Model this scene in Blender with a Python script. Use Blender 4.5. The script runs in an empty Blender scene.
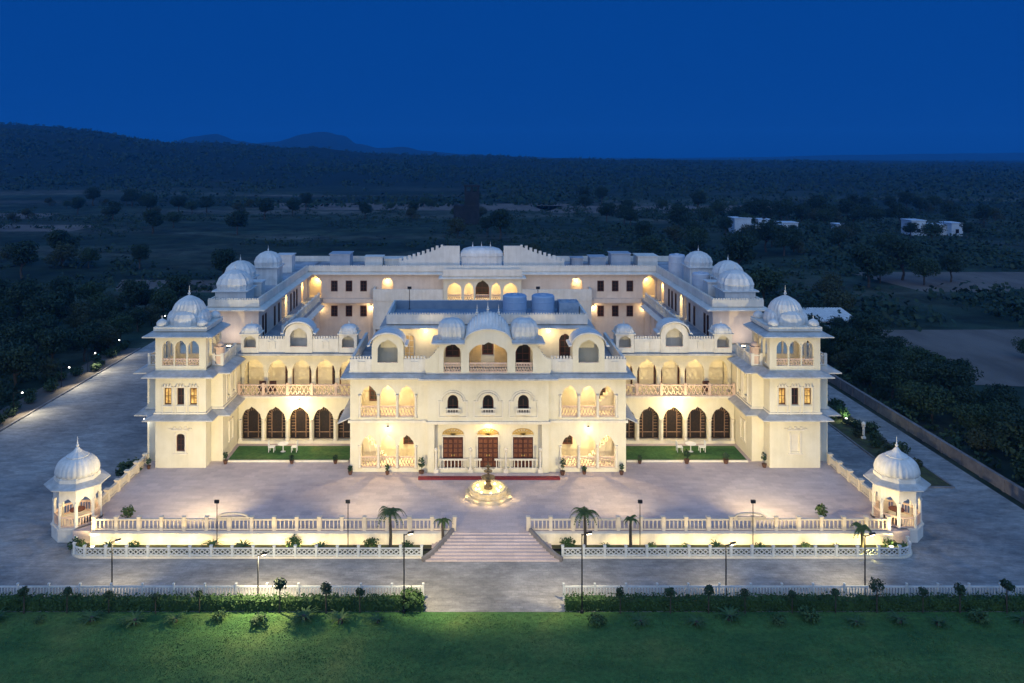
import bpy, bmesh, math, random
from mathutils import Vector, Matrix, noise as mnoise
R = math.radians
PI = math.pi
rnd = random.Random(7)
SC = bpy.context.scene
COL = SC.collection

# ------------------------------------------------------------------ camera
CAM_H = 27.57          # drone height over the forecourt
cd = bpy.data.cameras.new('camera')
cam = bpy.data.objects.new('camera', cd)
COL.objects.link(cam)
cam.location = (0, 0, CAM_H)
cam.rotation_euler = (R(90), 0, 0)
cd.sensor_width = 36
cd.lens = 28.125
cd.shift_x = 42 / 1024
cd.shift_y = -186.5 / 1024
cd.clip_start = 0.5
cd.clip_end = 30000
SC.camera = cam

# ------------------------------------------------------------------ world: dusk sky
SUN_EL, SUN_ROT = R(1.5), R(200)
W = bpy.data.worlds.new('World')
SC.world = W
W.use_nodes = True
nt = W.node_tree
bg = nt.nodes['Background']
sky = nt.nodes.new('ShaderNodeTexSky')
sky.sky_type = 'NISHITA'
sky.sun_disc = False
sky.sun_elevation = SUN_EL
sky.sun_rotation = SUN_ROT
sky.altitude = 300
sky.air_density = 1.0
sky.dust_density = 0.3
sky.ozone_density = 4.0
# clear dusk air: the sky's own brightness, tinted deep blue ...
bw = nt.nodes.new('ShaderNodeRGBToBW')
nt.links.new(sky.outputs[0], bw.inputs[0])
tint = nt.nodes.new('ShaderNodeMix'); tint.data_type = 'RGBA'; tint.blend_type = 'MULTIPLY'
tint.inputs['Factor'].default_value = 1.0
tint.inputs['B'].default_value = (0.001, 0.026, 0.085, 1)
nt.links.new(bw.outputs[0], tint.inputs['A'])
# ... plus the paler light that lingers overhead and towards the sunset behind the camera
tcw = nt.nodes.new('ShaderNodeTexCoord')
dot = nt.nodes.new('ShaderNodeVectorMath'); dot.operation = 'DOT_PRODUCT'
dot.inputs[1].default_value = (0.1, -0.62, 0.78)
nt.links.new(tcw.outputs['Generated'], dot.inputs[0])
glow = nt.nodes.new('ShaderNodeValToRGB')
e = glow.color_ramp.elements
e[0].position, e[0].color = 0.0, (0.008, 0.41, 2.25, 1)
e[1].position, e[1].color = 1.0, (2.0, 4.3, 8.4, 1)
x = e.new(0.25); x.color = (0.05, 1.05, 3.9, 1)
nt.links.new(dot.outputs['Value'], glow.inputs[0])
add = nt.nodes.new('ShaderNodeMix'); add.data_type = 'RGBA'; add.blend_type = 'ADD'
add.inputs['Factor'].default_value = 1.0
nt.links.new(tint.outputs['Result'], add.inputs['A'])
nt.links.new(glow.outputs[0], add.inputs['B'])
nt.links.new(add.outputs['Result'], bg.inputs['Color'])
bg.inputs['Strength'].default_value = 0.10

# the afterglow of the set sun, behind the camera: broad and soft
sl = bpy.data.lights.new('sun', 'SUN')
sl.energy = 0.52
sl.angle = R(60)
sl.color = (1.0, 0.88, 0.76)
so = bpy.data.objects.new('sun', sl)
COL.objects.link(so)
so.rotation_euler = (R(68), 0, R(-14))

SC.view_settings.view_transform = 'Standard'
SC.view_settings.look = 'None'
SC.view_settings.exposure = 0.25
SC.view_settings.gamma = 1.0
SC.render.engine = 'CYCLES'
SC.cycles.use_denoising = True
SC.cycles.max_bounces = 6
SC.cycles.diffuse_bounces = 3
SC.cycles.glossy_bounces = 2
SC.cycles.volume_bounces = 0
SC.cycles.sample_clamp_indirect = 4.0

LAMP = 0.82             # master level of all lamps

# ------------------------------------------------------------------ helpers
def tag(o, label=None, cat=None, group=None, kind=None):
    if label: o['label'] = label
    if cat: o['category'] = cat
    if group: o['group'] = group
    if kind: o['kind'] = kind
    return o

def empty(name, loc, label=None, cat=None, group=None, rz=0):
    o = bpy.data.objects.new(name, None)
    COL.objects.link(o)
    o.location = loc
    o.rotation_euler = (0, 0, rz)
    o.empty_display_size = 0.3
    return tag(o, label, cat, group)

def chain_loc(o):
    v = Vector((0, 0, 0))
    while o is not None:
        v += o.location
        o = o.parent
    return v

def copy_tree(o, parent=None):
    c = o.copy()
    COL.objects.link(c)
    c.parent = parent
    for ch in [x for x in o.children]:
        copy_tree(ch, c)
    return c

class MB:
    def __init__(s):
        s.v = []; s.f = []
    def add(s, vs, fs):
        n = len(s.v)
        s.v += [tuple(p) for p in vs]
        s.f += [tuple(i + n for i in f) for f in fs]
    def quad(s, a, b, c, d):
        s.add([a, b, c, d], [(0, 1, 2, 3)])
    def box(s, x0, x1, y0, y1, z0, z1):
        s.add([(x0,y0,z0),(x1,y0,z0),(x1,y1,z0),(x0,y1,z0),(x0,y0,z1),(x1,y0,z1),(x1,y1,z1),(x0,y1,z1)],
              [(3,2,1,0),(4,5,6,7),(0,1,5,4),(1,2,6,5),(2,3,7,6),(3,0,4,7)])
    def bar(s, p, q, w, h=None, up=(0,0,1)):
        h = h or w
        p = Vector(p); q = Vector(q); d = (q - p).normalized()
        up = Vector(up)
        if abs(d.dot(up)) > 0.98: up = Vector((0, 1, 0))
        a = d.cross(up).normalized() * w / 2
        b = a.cross(d).normalized() * h / 2
        vs = [p-a-b, p+a-b, p+a+b, p-a+b, q-a-b, q+a-b, q+a+b, q-a+b]
        s.add(vs, [(0,1,2,3),(7,6,5,4),(0,4,5,1),(1,5,6,2),(2,6,7,3),(3,7,4,0)])
    def lathe(s, cx, cy, prof, n=24, ribs=0, amp=0.0, rot=0.0, sq=None, sx=1.0, sy=1.0, cap=True):
        m = len(prof); vs = []
        for (r, z) in prof:
            for k in range(n):
                a = 2 * PI * k / n + rot
                rr = r
                if ribs: rr *= 1 + amp * math.cos(ribs * (a - rot))
                ca, sa = math.cos(a), math.sin(a)
                if sq:
                    t = (abs(ca) ** sq + abs(sa) ** sq) ** (-1.0 / sq)
                    rr *= t
                vs.append((cx + rr * ca * sx, cy + rr * sa * sy, z))
        fs = []
        for i in range(m - 1):
            for k in range(n):
                k2 = (k + 1) % n
                fs.append((i*n+k, i*n+k2, (i+1)*n+k2, (i+1)*n+k))
        if cap:
            fs.append(tuple(range(n))[::-1])
            fs.append(tuple((m-1)*n + k for k in range(n)))
        s.add(vs, fs)
    def tube(s, pts, r, n=6, r1=None):
        pts = [Vector(p) for p in pts]; m = len(pts); vs = []
        for i, p in enumerate(pts):
            d = (pts[min(i+1, m-1)] - pts[max(i-1, 0)]).normalized()
            up = Vector((0,0,1)) if abs(d.z) < 0.95 else Vector((1,0,0))
            a = d.cross(up).normalized(); b = a.cross(d)
            rr = r if r1 is None else r + (r1 - r) * i / (m - 1)
            for k in range(n):
                t = 2 * PI * k / n
                vs.append(p + a * math.cos(t) * rr + b * math.sin(t) * rr)
        fs = []
        for i in range(m - 1):
            for k in range(n):
                k2 = (k + 1) % n
                fs.append((i*n+k, i*n+k2, (i+1)*n+k2, (i+1)*n+k))
        fs.append(tuple(range(n))[::-1]); fs.append(tuple((m-1)*n+k for k in range(n)))
        s.add(vs, fs)
    def build(s, name, mat, parent=None, smooth=False):
        me = bpy.data.meshes.new(name)
        off = chain_loc(parent) if parent is not None else Vector((0, 0, 0))
        me.from_pydata([(p[0]-off.x, p[1]-off.y, p[2]-off.z) for p in s.v], [], s.f)
        me.materials.append(mat)
        if len(s.f) < 6000 and not name.startswith(('crown', 'foliage', 'undergrowth', 'scrub')):
            bm = bmesh.new(); bm.from_mesh(me)
            bmesh.ops.remove_doubles(bm, verts=bm.verts, dist=0.0005)
            bm.to_mesh(me); bm.free()
        if smooth:
            me.polygons.foreach_set('use_smooth', [True] * len(me.polygons))
        me.update()
        o = bpy.data.objects.new(name, me)
        COL.objects.link(o)
        if parent is not None: o.parent = parent
        return o

def cusp(t, rise, kind):
    """height over the springing at t in -1..1"""
    t = max(-1, min(1, t))
    if kind == 'flat': return 0.0
    if kind == 'round': return rise * math.sqrt(max(0, 1 - t * t))
    base = (1 - abs(t) ** 2.0) ** 0.62
    a = math.acos(t)
    sc = 0.10 * (1 - abs(math.sin(a * 3.5)))
    peak = 0.12 * max(0, 1 - abs(t) * 5)
    return rise * max(0.0, base * 0.93 - sc * (1 - abs(t) ** 6) + peak)

def Op(c, w, z0, zs, rise=0.0, kind='cusp'):
    return dict(c=c, w=w, z0=z0, zs=zs, rise=rise, kind=kind)

def wall(mb, o, u, n, L, z0, z1, th, ops=(), samples=14):
    """wall L long from o along u, facing n, th thick, with arched openings; z1 may be a function of the run"""
    ux, uy = u; nx, ny = n
    def P(t, z, d): return (o[0] + ux * t - nx * d, o[1] + uy * t - ny * d, z)
    zt = z1 if callable(z1) else (lambda t: z1)
    br = {0.0, L}
    for op in ops:
        k = samples if op['kind'] != 'flat' else 1
        for i in range(k + 1):
            br.add(round(op['c'] - op['w'] / 2 + op['w'] * i / k, 5))
    if callable(z1):
        for i in range(1, 24): br.add(round(L * i / 24, 5))
    br = sorted(b for b in br if -1e-6 <= b <= L + 1e-6)
    for a, b in zip(br[:-1], br[1:]):
        if b - a < 1e-5: continue
        m = (a + b) / 2
        act = sorted((op for op in ops if abs(m - op['c']) < op['w'] / 2), key=lambda q: q['z0'])
        ca = cb = z0
        for op in act:
            if op['z0'] > max(ca, cb) + 1e-4:
                for d in (0, th):
                    mb.quad(P(a, ca, d), P(b, cb, d), P(b, op['z0'], d), P(a, op['z0'], d))
                mb.quad(P(a, op['z0'], 0), P(b, op['z0'], 0), P(b, op['z0'], th), P(a, op['z0'], th))
            h = op['w'] / 2
            ca = op['zs'] + cusp((a - op['c']) / h, op['rise'], op['kind'])
            cb = op['zs'] + cusp((b - op['c']) / h, op['rise'], op['kind'])
            mb.quad(P(a, ca, 0), P(b, cb, 0), P(b, cb, th), P(a, ca, th))
        for d in (0, th):
            mb.quad(P(a, ca, d), P(b, cb, d), P(b, zt(b), d), P(a, zt(a), d))
        mb.quad(P(a, zt(a), 0), P(b, zt(b), 0), P(b, zt(b), th), P(a, zt(a), th))
    for op in ops:
        for e in (op['c'] - op['w'] / 2, op['c'] + op['w'] / 2):
            mb.quad(P(e, op['z0'], 0), P(e, op['zs'], 0), P(e, op['zs'], th), P(e, op['z0'], th))
    for e in (0, L):
        mb.quad(P(e, z0, 0), P(e, zt(e), 0), P(e, zt(e), th), P(e, z0, th))

XC = 1.57               # the palace's axis
def wx(mb, u0, u1, Y, z0, z1, th=0.35, ops=(), **k):
    """front wall along X facing the camera; opening centres given from the palace axis"""
    a, b = min(u0, u1), max(u0, u1)
    oo = []
    for op in ops:
        q = dict(op); q['c'] = op['c'] - a; oo.append(q)
    zz = z1
    if callable(z1): zz = lambda t: z1(t + a)
    wall(mb, (XC + a, Y), (1, 0), (0, -1), b - a, z0, zz, th, oo, **k)
def wy(mb, u, Y0, Y1, z0, z1, th, ops=(), **k):
    """side wall along Y, its face at u, body towards u+th; opening centres are Y values"""
    oo = []
    for op in ops:
        q = dict(op); q['c'] = op['c'] - Y0; oo.append(q)
    s = -1 if th > 0 else 1
    wall(mb, (XC + u, Y0), (0, 1), (s, 0), Y1 - Y0, z0, z1, abs(th), oo, **k)
def ub(mb, u0, u1, Y0, Y1, z0, z1):
    mb.box(XC + min(u0, u1), XC + max(u0, u1), Y0, Y1, z0, z1)

def offset_poly(pts, d):
    """open polyline offset to the right-hand side of its direction"""
    out = []; n = len(pts)
    for i in range(n):
        p = Vector(pts[i])
        ns = []
        if i > 0:
            e = (p - Vector(pts[i-1])).normalized(); ns.append(Vector((e.y, -e.x)))
        if i < n - 1:
            e = (Vector(pts[i+1]) - p).normalized(); ns.append(Vector((e.y, -e.x)))
        if len(ns) == 2:
            m = (ns[0] + ns[1]).normalized()
            out.append(p + m * (d / max(0.25, m.dot(ns[0]))))
        else:
            out.append(p + ns[0] * d)
    return out

def eave(mb, pts, over, z, drop, th=0.10):
    """sloping chajja that runs along pts (outside on the right)"""
    q = offset_poly(pts, over)
    for i in range(len(pts) - 1):
        a, b, c, d = pts[i], pts[i+1], q[i+1], q[i]
        T = [(a[0],a[1],z), (b[0],b[1],z), (c[0],c[1],z-drop), (d[0],d[1],z-drop)]
        B = [(p[0],p[1],p[2]-th) for p in T]
        mb.add(T + B, [(0,1,2,3),(7,6,5,4),(3,2,6,7),(0,3,7,4),(2,1,5,6),(1,0,4,5)])

def band(mb, pts, over, z0, z1):
    """flat string course that stands proud along pts"""
    q = offset_poly(pts, over)
    for i in range(len(pts) - 1):
        a, b, c, d = pts[i], pts[i+1], q[i+1], q[i]
        T = [(a[0],a[1],z1), (b[0],b[1],z1), (c[0],c[1],z1), (d[0],d[1],z1)]
        B = [(p[0],p[1],z0) for p in T]
        mb.add(T + B, [(0,1,2,3),(7,6,5,4),(3,2,6,7),(0,3,7,4),(2,1,5,6)])

def rail(mb, pts, z, h, step=0.24, bw=0.10, post=None, th=0.12, style='bar', pw=0.2):
    """balustrade along pts: bottom and top rail, balusters or lattice, posts"""
    seen = []
    for p, q in zip(pts[:-1], pts[1:]):
        p = Vector((p[0], p[1], 0)); q = Vector((q[0], q[1], 0))
        L = (q - p).length; d = (q - p) / L
        Z = Vector((0, 0, 1))
        mb.bar(p + Z*(z + 0.06), q + Z*(z + 0.06), th, 0.12)
        mb.bar(p + Z*(z + h - 0.06), q + Z*(z + h - 0.06), th * 1.25, 0.12)
        n = max(1, int(L / step))
        for i in range(n):
            c = p + d * (L * (i + 0.5) / n)
            if style == 'bar':
                mb.bar(c + Z*(z + 0.1), c + Z*(z + h - 0.1), bw, th * 0.6, up=(d.x, d.y, 0.001))
            else:
                hw = d * (L / n / 2)
                mb.bar(c - hw + Z*(z+0.12), c + hw + Z*(z+h-0.12), bw, th*0.4)
                mb.bar(c - hw + Z*(z+h-0.12), c + hw + Z*(z+0.12), bw, th*0.5)
        if post:
            k = max(1, round(L / post))
            for i in range(k + 1):
                c = p + d * (L * i / k)
                if any((c - e).length < 0.4 for e in seen): continue
                seen.append(c)
                mb.box(c.x-pw/2, c.x+pw/2, c.y-pw/2, c.y+pw/2, z, z + h + 0.12)

FINIAL = [(0.16,0),(0.16,0.05),(0.06,0.10),(0.13,0.2),(0.15,0.28),(0.05,0.36),(0.09,0.46),(0.03,0.56),(0.015,1.0)]
def finial(mb, x, y, z, s=1.0):
    mb.lathe(x, y, [(r*s, z + h*s) for r, h in FINIAL], 8)

def dome_prof(r, z, h, bulge=1.07, n=12):
    pr = [(r, z)]
    for i in range(1, n + 1):
        t = i / n
        a = t * PI / 2
        rr = r * (math.cos(a) ** 0.85) * (1 + (bulge - 1) * math.sin(PI * min(1, t * 1.6)))
        pr.append((max(0.03, rr), z + h * math.sin(a) ** 1.0))
    return pr

def vault(mb, c, Y0, Y1, hw, zs, rise, straight=0.35, n=20, m=10, ribs=0, amp=0.03):
    """ribbed shell: arched front, straight for a stretch, then rounding down at its back"""
    vs = []
    for j in range(m + 1):
        t = j / m
        k = 1.0 if t < straight else math.sqrt(max(0.0009, 1 - ((t - straight) / (1 - straight)) ** 2))
        for i in range(n + 1):
            a = PI * i / n
            rr = 1 + (amp if ribs and i % 2 else 0)
            vs.append((XC + c - math.cos(a) * hw * k * rr, Y0 + (Y1 - Y0) * t, zs + math.sin(a) * rise * k * rr))
    fs = []
    for j in range(m):
        for i in range(n):
            q = j * (n + 1) + i
            fs.append((q, q + 1, q + n + 2, q + n + 1))
    fs.append(tuple(range(n + 1)))
    mb.add(vs, fs)

def arch_band(mb, c, Y0, Y1, hw, zs, rise, th, n=16, foot=0.25):
    """bent eave over an arched gable"""
    pts = [(-hw - foot, zs - 0.06)] + [(-math.cos(PI*i/n) * hw, zs + math.sin(PI*i/n) * rise) for i in range(n + 1)] + [(hw + foot, zs - 0.06)]
    for (xa, za), (xb, zb) in zip(pts[:-1], pts[1:]):
        q = [(XC+c+xa,Y0,za),(XC+c+xb,Y0,zb),(XC+c+xb,Y1,zb),(XC+c+xa,Y1,za)]
        T = [(p[0],p[1],p[2]+th) for p in q]
        mb.add(q + T, [(0,1,2,3),(7,6,5,4),(0,4,5,1),(2,6,7,3),(1,5,6,2),(3,7,4,0)])

# ------------------------------------------------------------------ materials
def mat(name, c1, c2=None, scale=3.0, rough=0.8, bump=0.0, bscale=None, detail=4, emit=None, es=0.0, metal=0.0, spec=0.3, stretch=None, lo=0.35, hi=0.65):
    m = bpy.data.materials.new(name)
    m.use_nodes = True
    t = m.node_tree
    b = t.nodes['Principled BSDF']
    b.inputs['Roughness'].default_value = rough
    b.inputs['Metallic'].default_value = metal
    b.inputs['Specular IOR Level'].default_value = spec
    b.inputs['Base Color'].default_value = (*c1, 1)
    tc = t.nodes.new('ShaderNodeTexCoord')
    geo = t.nodes.new('ShaderNodeNewGeometry')
    src = geo.outputs['Position']
    if stretch:
        mp = t.nodes.new('ShaderNodeMapping')
        mp.inputs['Scale'].default_value = stretch
        t.links.new(src, mp.inputs['Vector']); src = mp.outputs[0]
    if c2:
        n = t.nodes.new('ShaderNodeTexNoise')
        n.inputs['Scale'].default_value = scale
        n.inputs['Detail'].default_value = detail
        n.inputs['Roughness'].default_value = 0.6
        t.links.new(src, n.inputs['Vector'])
        r = t.nodes.new('ShaderNodeValToRGB')
        r.color_ramp.elements[0].position = lo
        r.color_ramp.elements[1].position = hi
        r.color_ramp.elements[0].color = (*c1, 1)
        r.color_ramp.elements[1].color = (*c2, 1)
        t.links.new(n.outputs['Fac'], r.inputs[0])
        t.links.new(r.outputs[0], b.inputs['Base Color'])
    if bump:
        n2 = t.nodes.new('ShaderNodeTexNoise')
        n2.inputs['Scale'].default_value = bscale or scale * 4
        n2.inputs['Detail'].default_value = 3
        t.links.new(src, n2.inputs['Vector'])
        bp = t.nodes.new('ShaderNodeBump')
        bp.inputs['Strength'].default_value = bump
        bp.inputs['Distance'].default_value = 0.05
        t.links.new(n2.outputs['Fac'], bp.inputs['Height'])
        t.links.new(bp.outputs[0], b.inputs['Normal'])
    if emit:
        b.inputs['Emission Color'].default_value = (*emit, 1)
        b.inputs['Emission Strength'].default_value = es
    if emit and c2:
        t.links.new(b.inputs['Base Color'].links[0].from_socket, b.inputs['Emission Color'])
    return m

M = {}
M['plaster'] = mat('cream_plaster', (0.74,0.68,0.51), (0.80,0.745,0.59), 0.7, 0.85, 0.12, 14)
M['court']   = mat('pale_pink_plaster', (0.72,0.60,0.50), (0.78,0.67,0.57), 0.7, 0.85, 0.12, 14)
M['white']   = mat('white_plaster', (0.74,0.70,0.61), (0.81,0.775,0.69), 1.2, 0.8, 0.12, 18)
M['trim']    = mat('trim_plaster', (0.76,0.70,0.57), (0.83,0.77,0.65), 1.5, 0.8)
M['lattice'] = mat('pink_sandstone', (0.66,0.48,0.38), (0.76,0.58,0.46), 2.0, 0.8)
M['eave']    = mat('eave_stone', (0.52,0.51,0.48), (0.63,0.62,0.59), 0.9, 0.75)
M['roof']    = mat('roof_screed', (0.34,0.37,0.42), (0.46,0.49,0.53), 0.5, 0.85)
M['dome']    = mat('dome_plaster', (0.70,0.69,0.65), (0.80,0.79,0.75), 1.4, 0.6)
M['wood']    = mat('dark_teak', (0.05,0.016,0.010), (0.10,0.032,0.018), 6, 0.5)
M['glass']   = mat('dark_glass', (0.02,0.018,0.018), None, rough=0.12, spec=0.6)
M['litglass']= mat('lit_window', (0.95,0.62,0.20), (0.20,0.09,0.02), 2.2, 0.3, emit=(1.0,0.62,0.2), es=0.4)
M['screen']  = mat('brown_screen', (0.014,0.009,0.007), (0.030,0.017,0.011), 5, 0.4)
M['gold']    = mat('ochre_fanlight', (0.50,0.30,0.07), (0.62,0.42,0.14), 8, 0.5)
M['carpet']  = mat('red_carpet', (0.16,0.025,0.03), (0.24,0.04,0.04), 6, 0.95)
M['bulb']    = mat('lamp_glass', (0.9,0.85,0.7), None, emit=(1.0,0.82,0.50), es=14)
M['whitebulb'] = mat('cool_lamp_glass', (0.9,0.9,0.9), None, emit=(1.0,0.95,0.85), es=8)
M['iron']    = mat('dark_iron', (0.03,0.032,0.036), None, rough=0.45, metal=0.6)
M['tank']    = mat('blue_tank', (0.30,0.42,0.56), (0.35,0.46,0.60), 1.5, 0.5)
M['greytank']= mat('pale_tank', (0.46,0.52,0.60), (0.54,0.60,0.66), 1.5, 0.5)
M['pool']    = mat('blue_roof_membrane', (0.15,0.22,0.30), (0.22,0.29,0.36), 0.8, 0.5)
M['picket']  = mat('white_paint', (0.50,0.54,0.54), (0.62,0.65,0.64), 2.0, 0.6)
M['trunk']   = mat('bark', (0.045,0.038,0.03), (0.08,0.068,0.052), 5, 0.9)
M['pot']     = mat('terracotta', (0.09,0.045,0.03), (0.14,0.07,0.045), 5, 0.8)
M['chairw']  = mat('white_chair_paint', (0.78,0.78,0.75), None, rough=0.5)
M['soil']    = mat('planter_soil', (0.05,0.045,0.025), (0.09,0.10,0.035), 1.5, 0.95, 0.4, 8)
M['stone']   = mat('fountain_stone', (0.42,0.36,0.27), (0.55,0.48,0.38), 3, 0.7)
M['water']   = mat('glowing_fountain_water', (0.45,0.40,0.28), None, rough=0.15, emit=(1.0,0.72,0.25), es=0.6)  # gold lamp glow is put into the water, which emits it
M['tin']     = mat('tin_sheet', (0.22,0.30,0.38), (0.32,0.40,0.48), 2, 0.5)
M['hutwall'] = mat('faded_blue_wall', (0.30,0.36,0.42), (0.40,0.45,0.50), 1.0, 0.8)
M['brick']   = mat('ruin_stone', (0.012,0.018,0.024), (0.025,0.032,0.038), 0.6, 0.9)
M['field']   = mat('ploughed_field', (0.105,0.09,0.078), (0.175,0.15,0.13), 0.15, 0.95, 0.5, 2.0, stretch=(1,0.35,1))
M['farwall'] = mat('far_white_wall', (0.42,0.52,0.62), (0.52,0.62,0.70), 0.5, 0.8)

M['balus'] = mat('pale_pink_stone', (0.66,0.56,0.42), (0.74,0.64,0.50), 2.0, 0.8)
M['blade'] = mat('grass_blades', (0.050,0.135,0.038), (0.11,0.185,0.055), 0.8, 0.7)
M['panel'] = mat('carved_teak', (0.13,0.045,0.022), (0.20,0.075,0.035), 9, 0.45)
M['bronze'] = mat('aged_bronze', (0.10,0.07,0.035), (0.17,0.12,0.07), 4, 0.5)
M['fret'] = mat('brown_fretwork', (0.22,0.13,0.08), (0.32,0.20,0.13), 6, 0.6)
M['ochre'] = mat('ochre_plaster', (0.62,0.44,0.20), (0.70,0.52,0.27), 1.5, 0.8)
M['darkstone'] = mat('rough_stone', (0.16,0.15,0.15), (0.25,0.23,0.22), 1.2, 0.9, 0.3, 6)
def weather(m, k=0.2, patch=0.12):
    t = m.node_tree; b = t.nodes['Principled BSDF']
    src = b.inputs['Base Color'].links[0].from_socket
    geo = t.nodes.new('ShaderNodeNewGeometry')
    mp = t.nodes.new('ShaderNodeMapping'); mp.inputs['Scale'].default_value = (2.6, 2.6, 0.22)
    t.links.new(geo.outputs['Position'], mp.inputs[0])
    n = t.nodes.new('ShaderNodeTexNoise'); n.inputs['Scale'].default_value = 1.0; n.inputs['Detail'].default_value = 6; n.inputs['Roughness'].default_value = 0.7
    t.links.new(mp.outputs[0], n.inputs['Vector'])
    n2 = t.nodes.new('ShaderNodeTexNoise'); n2.inputs['Scale'].default_value = 0.45; n2.inputs['Detail'].default_value = 7; n2.inputs['Roughness'].default_value = 0.65
    t.links.new(geo.outputs['Position'], n2.inputs['Vector'])
    col = src
    for nn, lo, hi, amt in ((n, 0.42, 0.62, k), (n2, 0.40, 0.55, patch)):
        r = t.nodes.new('ShaderNodeValToRGB')
        r.color_ramp.elements[0].position = lo; r.color_ramp.elements[1].position = hi
        r.color_ramp.elements[0].color = (1-amt, 1-amt*1.02, 1-amt*1.08, 1); r.color_ramp.elements[1].color = (1,1,1,1)
        t.links.new(nn.outputs['Fac'], r.inputs[0])
        x = t.nodes.new('ShaderNodeMix'); x.data_type = 'RGBA'; x.blend_type = 'MULTIPLY'; x.inputs['Factor'].default_value = 1.0
        t.links.new(col, x.inputs['A']); t.links.new(r.outputs[0], x.inputs['B']); col = x.outputs['Result']
    t.links.new(col, b.inputs['Base Color'])
for q, k_, p_ in (('plaster',0.05,0.05),('court',0.06,0.06),('white',0.10,0.08),('trim',0.08,0.06),('dome',0.12,0.10),('eave',0.14,0.14),('roof',0.12,0.28),('lattice',0.12,0.10)): weather(M[q], k_, p_)

def leafmat(name, c1, c2, scale=0.6):
    m = mat(name, c1, c2, scale, 0.7, lo=0.3, hi=0.7)
    return m
M['leaf_dark'] = leafmat('dark_leaves', (0.008,0.026,0.016), (0.022,0.050,0.026))
M['leaf_mid']  = leafmat('mid_leaves', (0.014,0.038,0.018), (0.036,0.068,0.028))
M['leaf_olive']= leafmat('olive_leaves', (0.026,0.040,0.020), (0.05,0.066,0.030))
M['hedge']     = leafmat('hedge_leaves', (0.020,0.055,0.016), (0.045,0.10,0.026), 1.4)
M['shrub']     = leafmat('shrub_leaves', (0.03,0.075,0.025), (0.06,0.12,0.04), 2.0)
M['palm']      = leafmat('palm_leaves', (0.035,0.07,0.02), (0.07,0.11,0.03), 2.0)

def ground_mat(name, build):
    m = bpy.data.materials.new(name); m.use_nodes = True
    t = m.node_tree; b = t.nodes['Principled BSDF']
    b.inputs['Roughness'].default_value = 0.9
    b.inputs['Specular IOR Level'].default_value = 0.2
    geo = t.nodes.new('ShaderNodeNewGeometry')
    build(t, b, geo.outputs['Position'])
    return m
def N(t, kind, **inp):
    n = t.nodes.new(kind)
    for k, v in inp.items(): n.inputs[k].default_value = v
    return n
def ramp(t, fac, cols):
    r = t.nodes.new('ShaderNodeValToRGB')
    e = r.color_ramp.elements
    e[0].position, e[0].color = cols[0][0], (*cols[0][1], 1)
    e[1].position, e[1].color = cols[-1][0], (*cols[-1][1], 1)
    for p, c in cols[1:-1]:
        x = e.new(p); x.color = (*c, 1)
    t.links.new(fac, r.inputs[0])
    return r.outputs[0]
def mixc(t, a, b, fac, mode='MULTIPLY'):
    m = t.nodes.new('ShaderNodeMix'); m.data_type = 'RGBA'; m.blend_type = mode
    if isinstance(fac, float): m.inputs['Factor'].default_value = fac
    else: t.links.new(fac, m.inputs['Factor'])
    t.links.new(a, m.inputs['A'])
    if isinstance(b, tuple): m.inputs['B'].default_value = (*b, 1)
    else: t.links.new(b, m.inputs['B'])
    return m.outputs['Result']

def paving(c1, c2, cell, dirt=0.5):
    def f(t, b, pos):
        n = N(t, 'ShaderNodeTexNoise', Scale=0.16, Detail=6, Roughness=0.65)
        mp = t.nodes.new('ShaderNodeMapping'); mp.inputs['Scale'].default_value = (0.6, 1.5, 1)
        t.links.new(pos, mp.inputs[0]); t.links.new(mp.outputs[0], n.inputs['Vector'])
        base = ramp(t, n.outputs['Fac'], [(0.36, c1), (0.62, c2)])
        v = N(t, 'ShaderNodeTexVoronoi', Scale=cell)
        t.links.new(pos, v.inputs['Vector'])
        sp = t.nodes.new('ShaderNodeSeparateColor'); t.links.new(v.outputs['Color'], sp.inputs[0])
        g = ramp(t, sp.outputs[0], [(0.0, (1-dirt,)*3), (1.0, (1+dirt*0.4,)*3)])
        c = mixc(t, base, g, 1.0)
        n2 = N(t, 'ShaderNodeTexNoise', Scale=1.1, Detail=5, Roughness=0.7)
        t.links.new(pos, n2.inputs['Vector'])
        g2 = ramp(t, n2.outputs['Fac'], [(0.35, (0.78,)*3), (0.65, (1.1,)*3)])
        c = mixc(t, c, g2, 1.0)
        t.links.new(c, b.inputs['Base Color'])
        bp = t.nodes.new('ShaderNodeBump'); bp.inputs['Strength'].default_value = 0.5; bp.inputs['Distance'].default_value = 0.02
        t.links.new(v.outputs['Distance'], bp.inputs['Height']); t.links.new(bp.outputs[0], b.inputs['Normal'])
    return f
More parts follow.
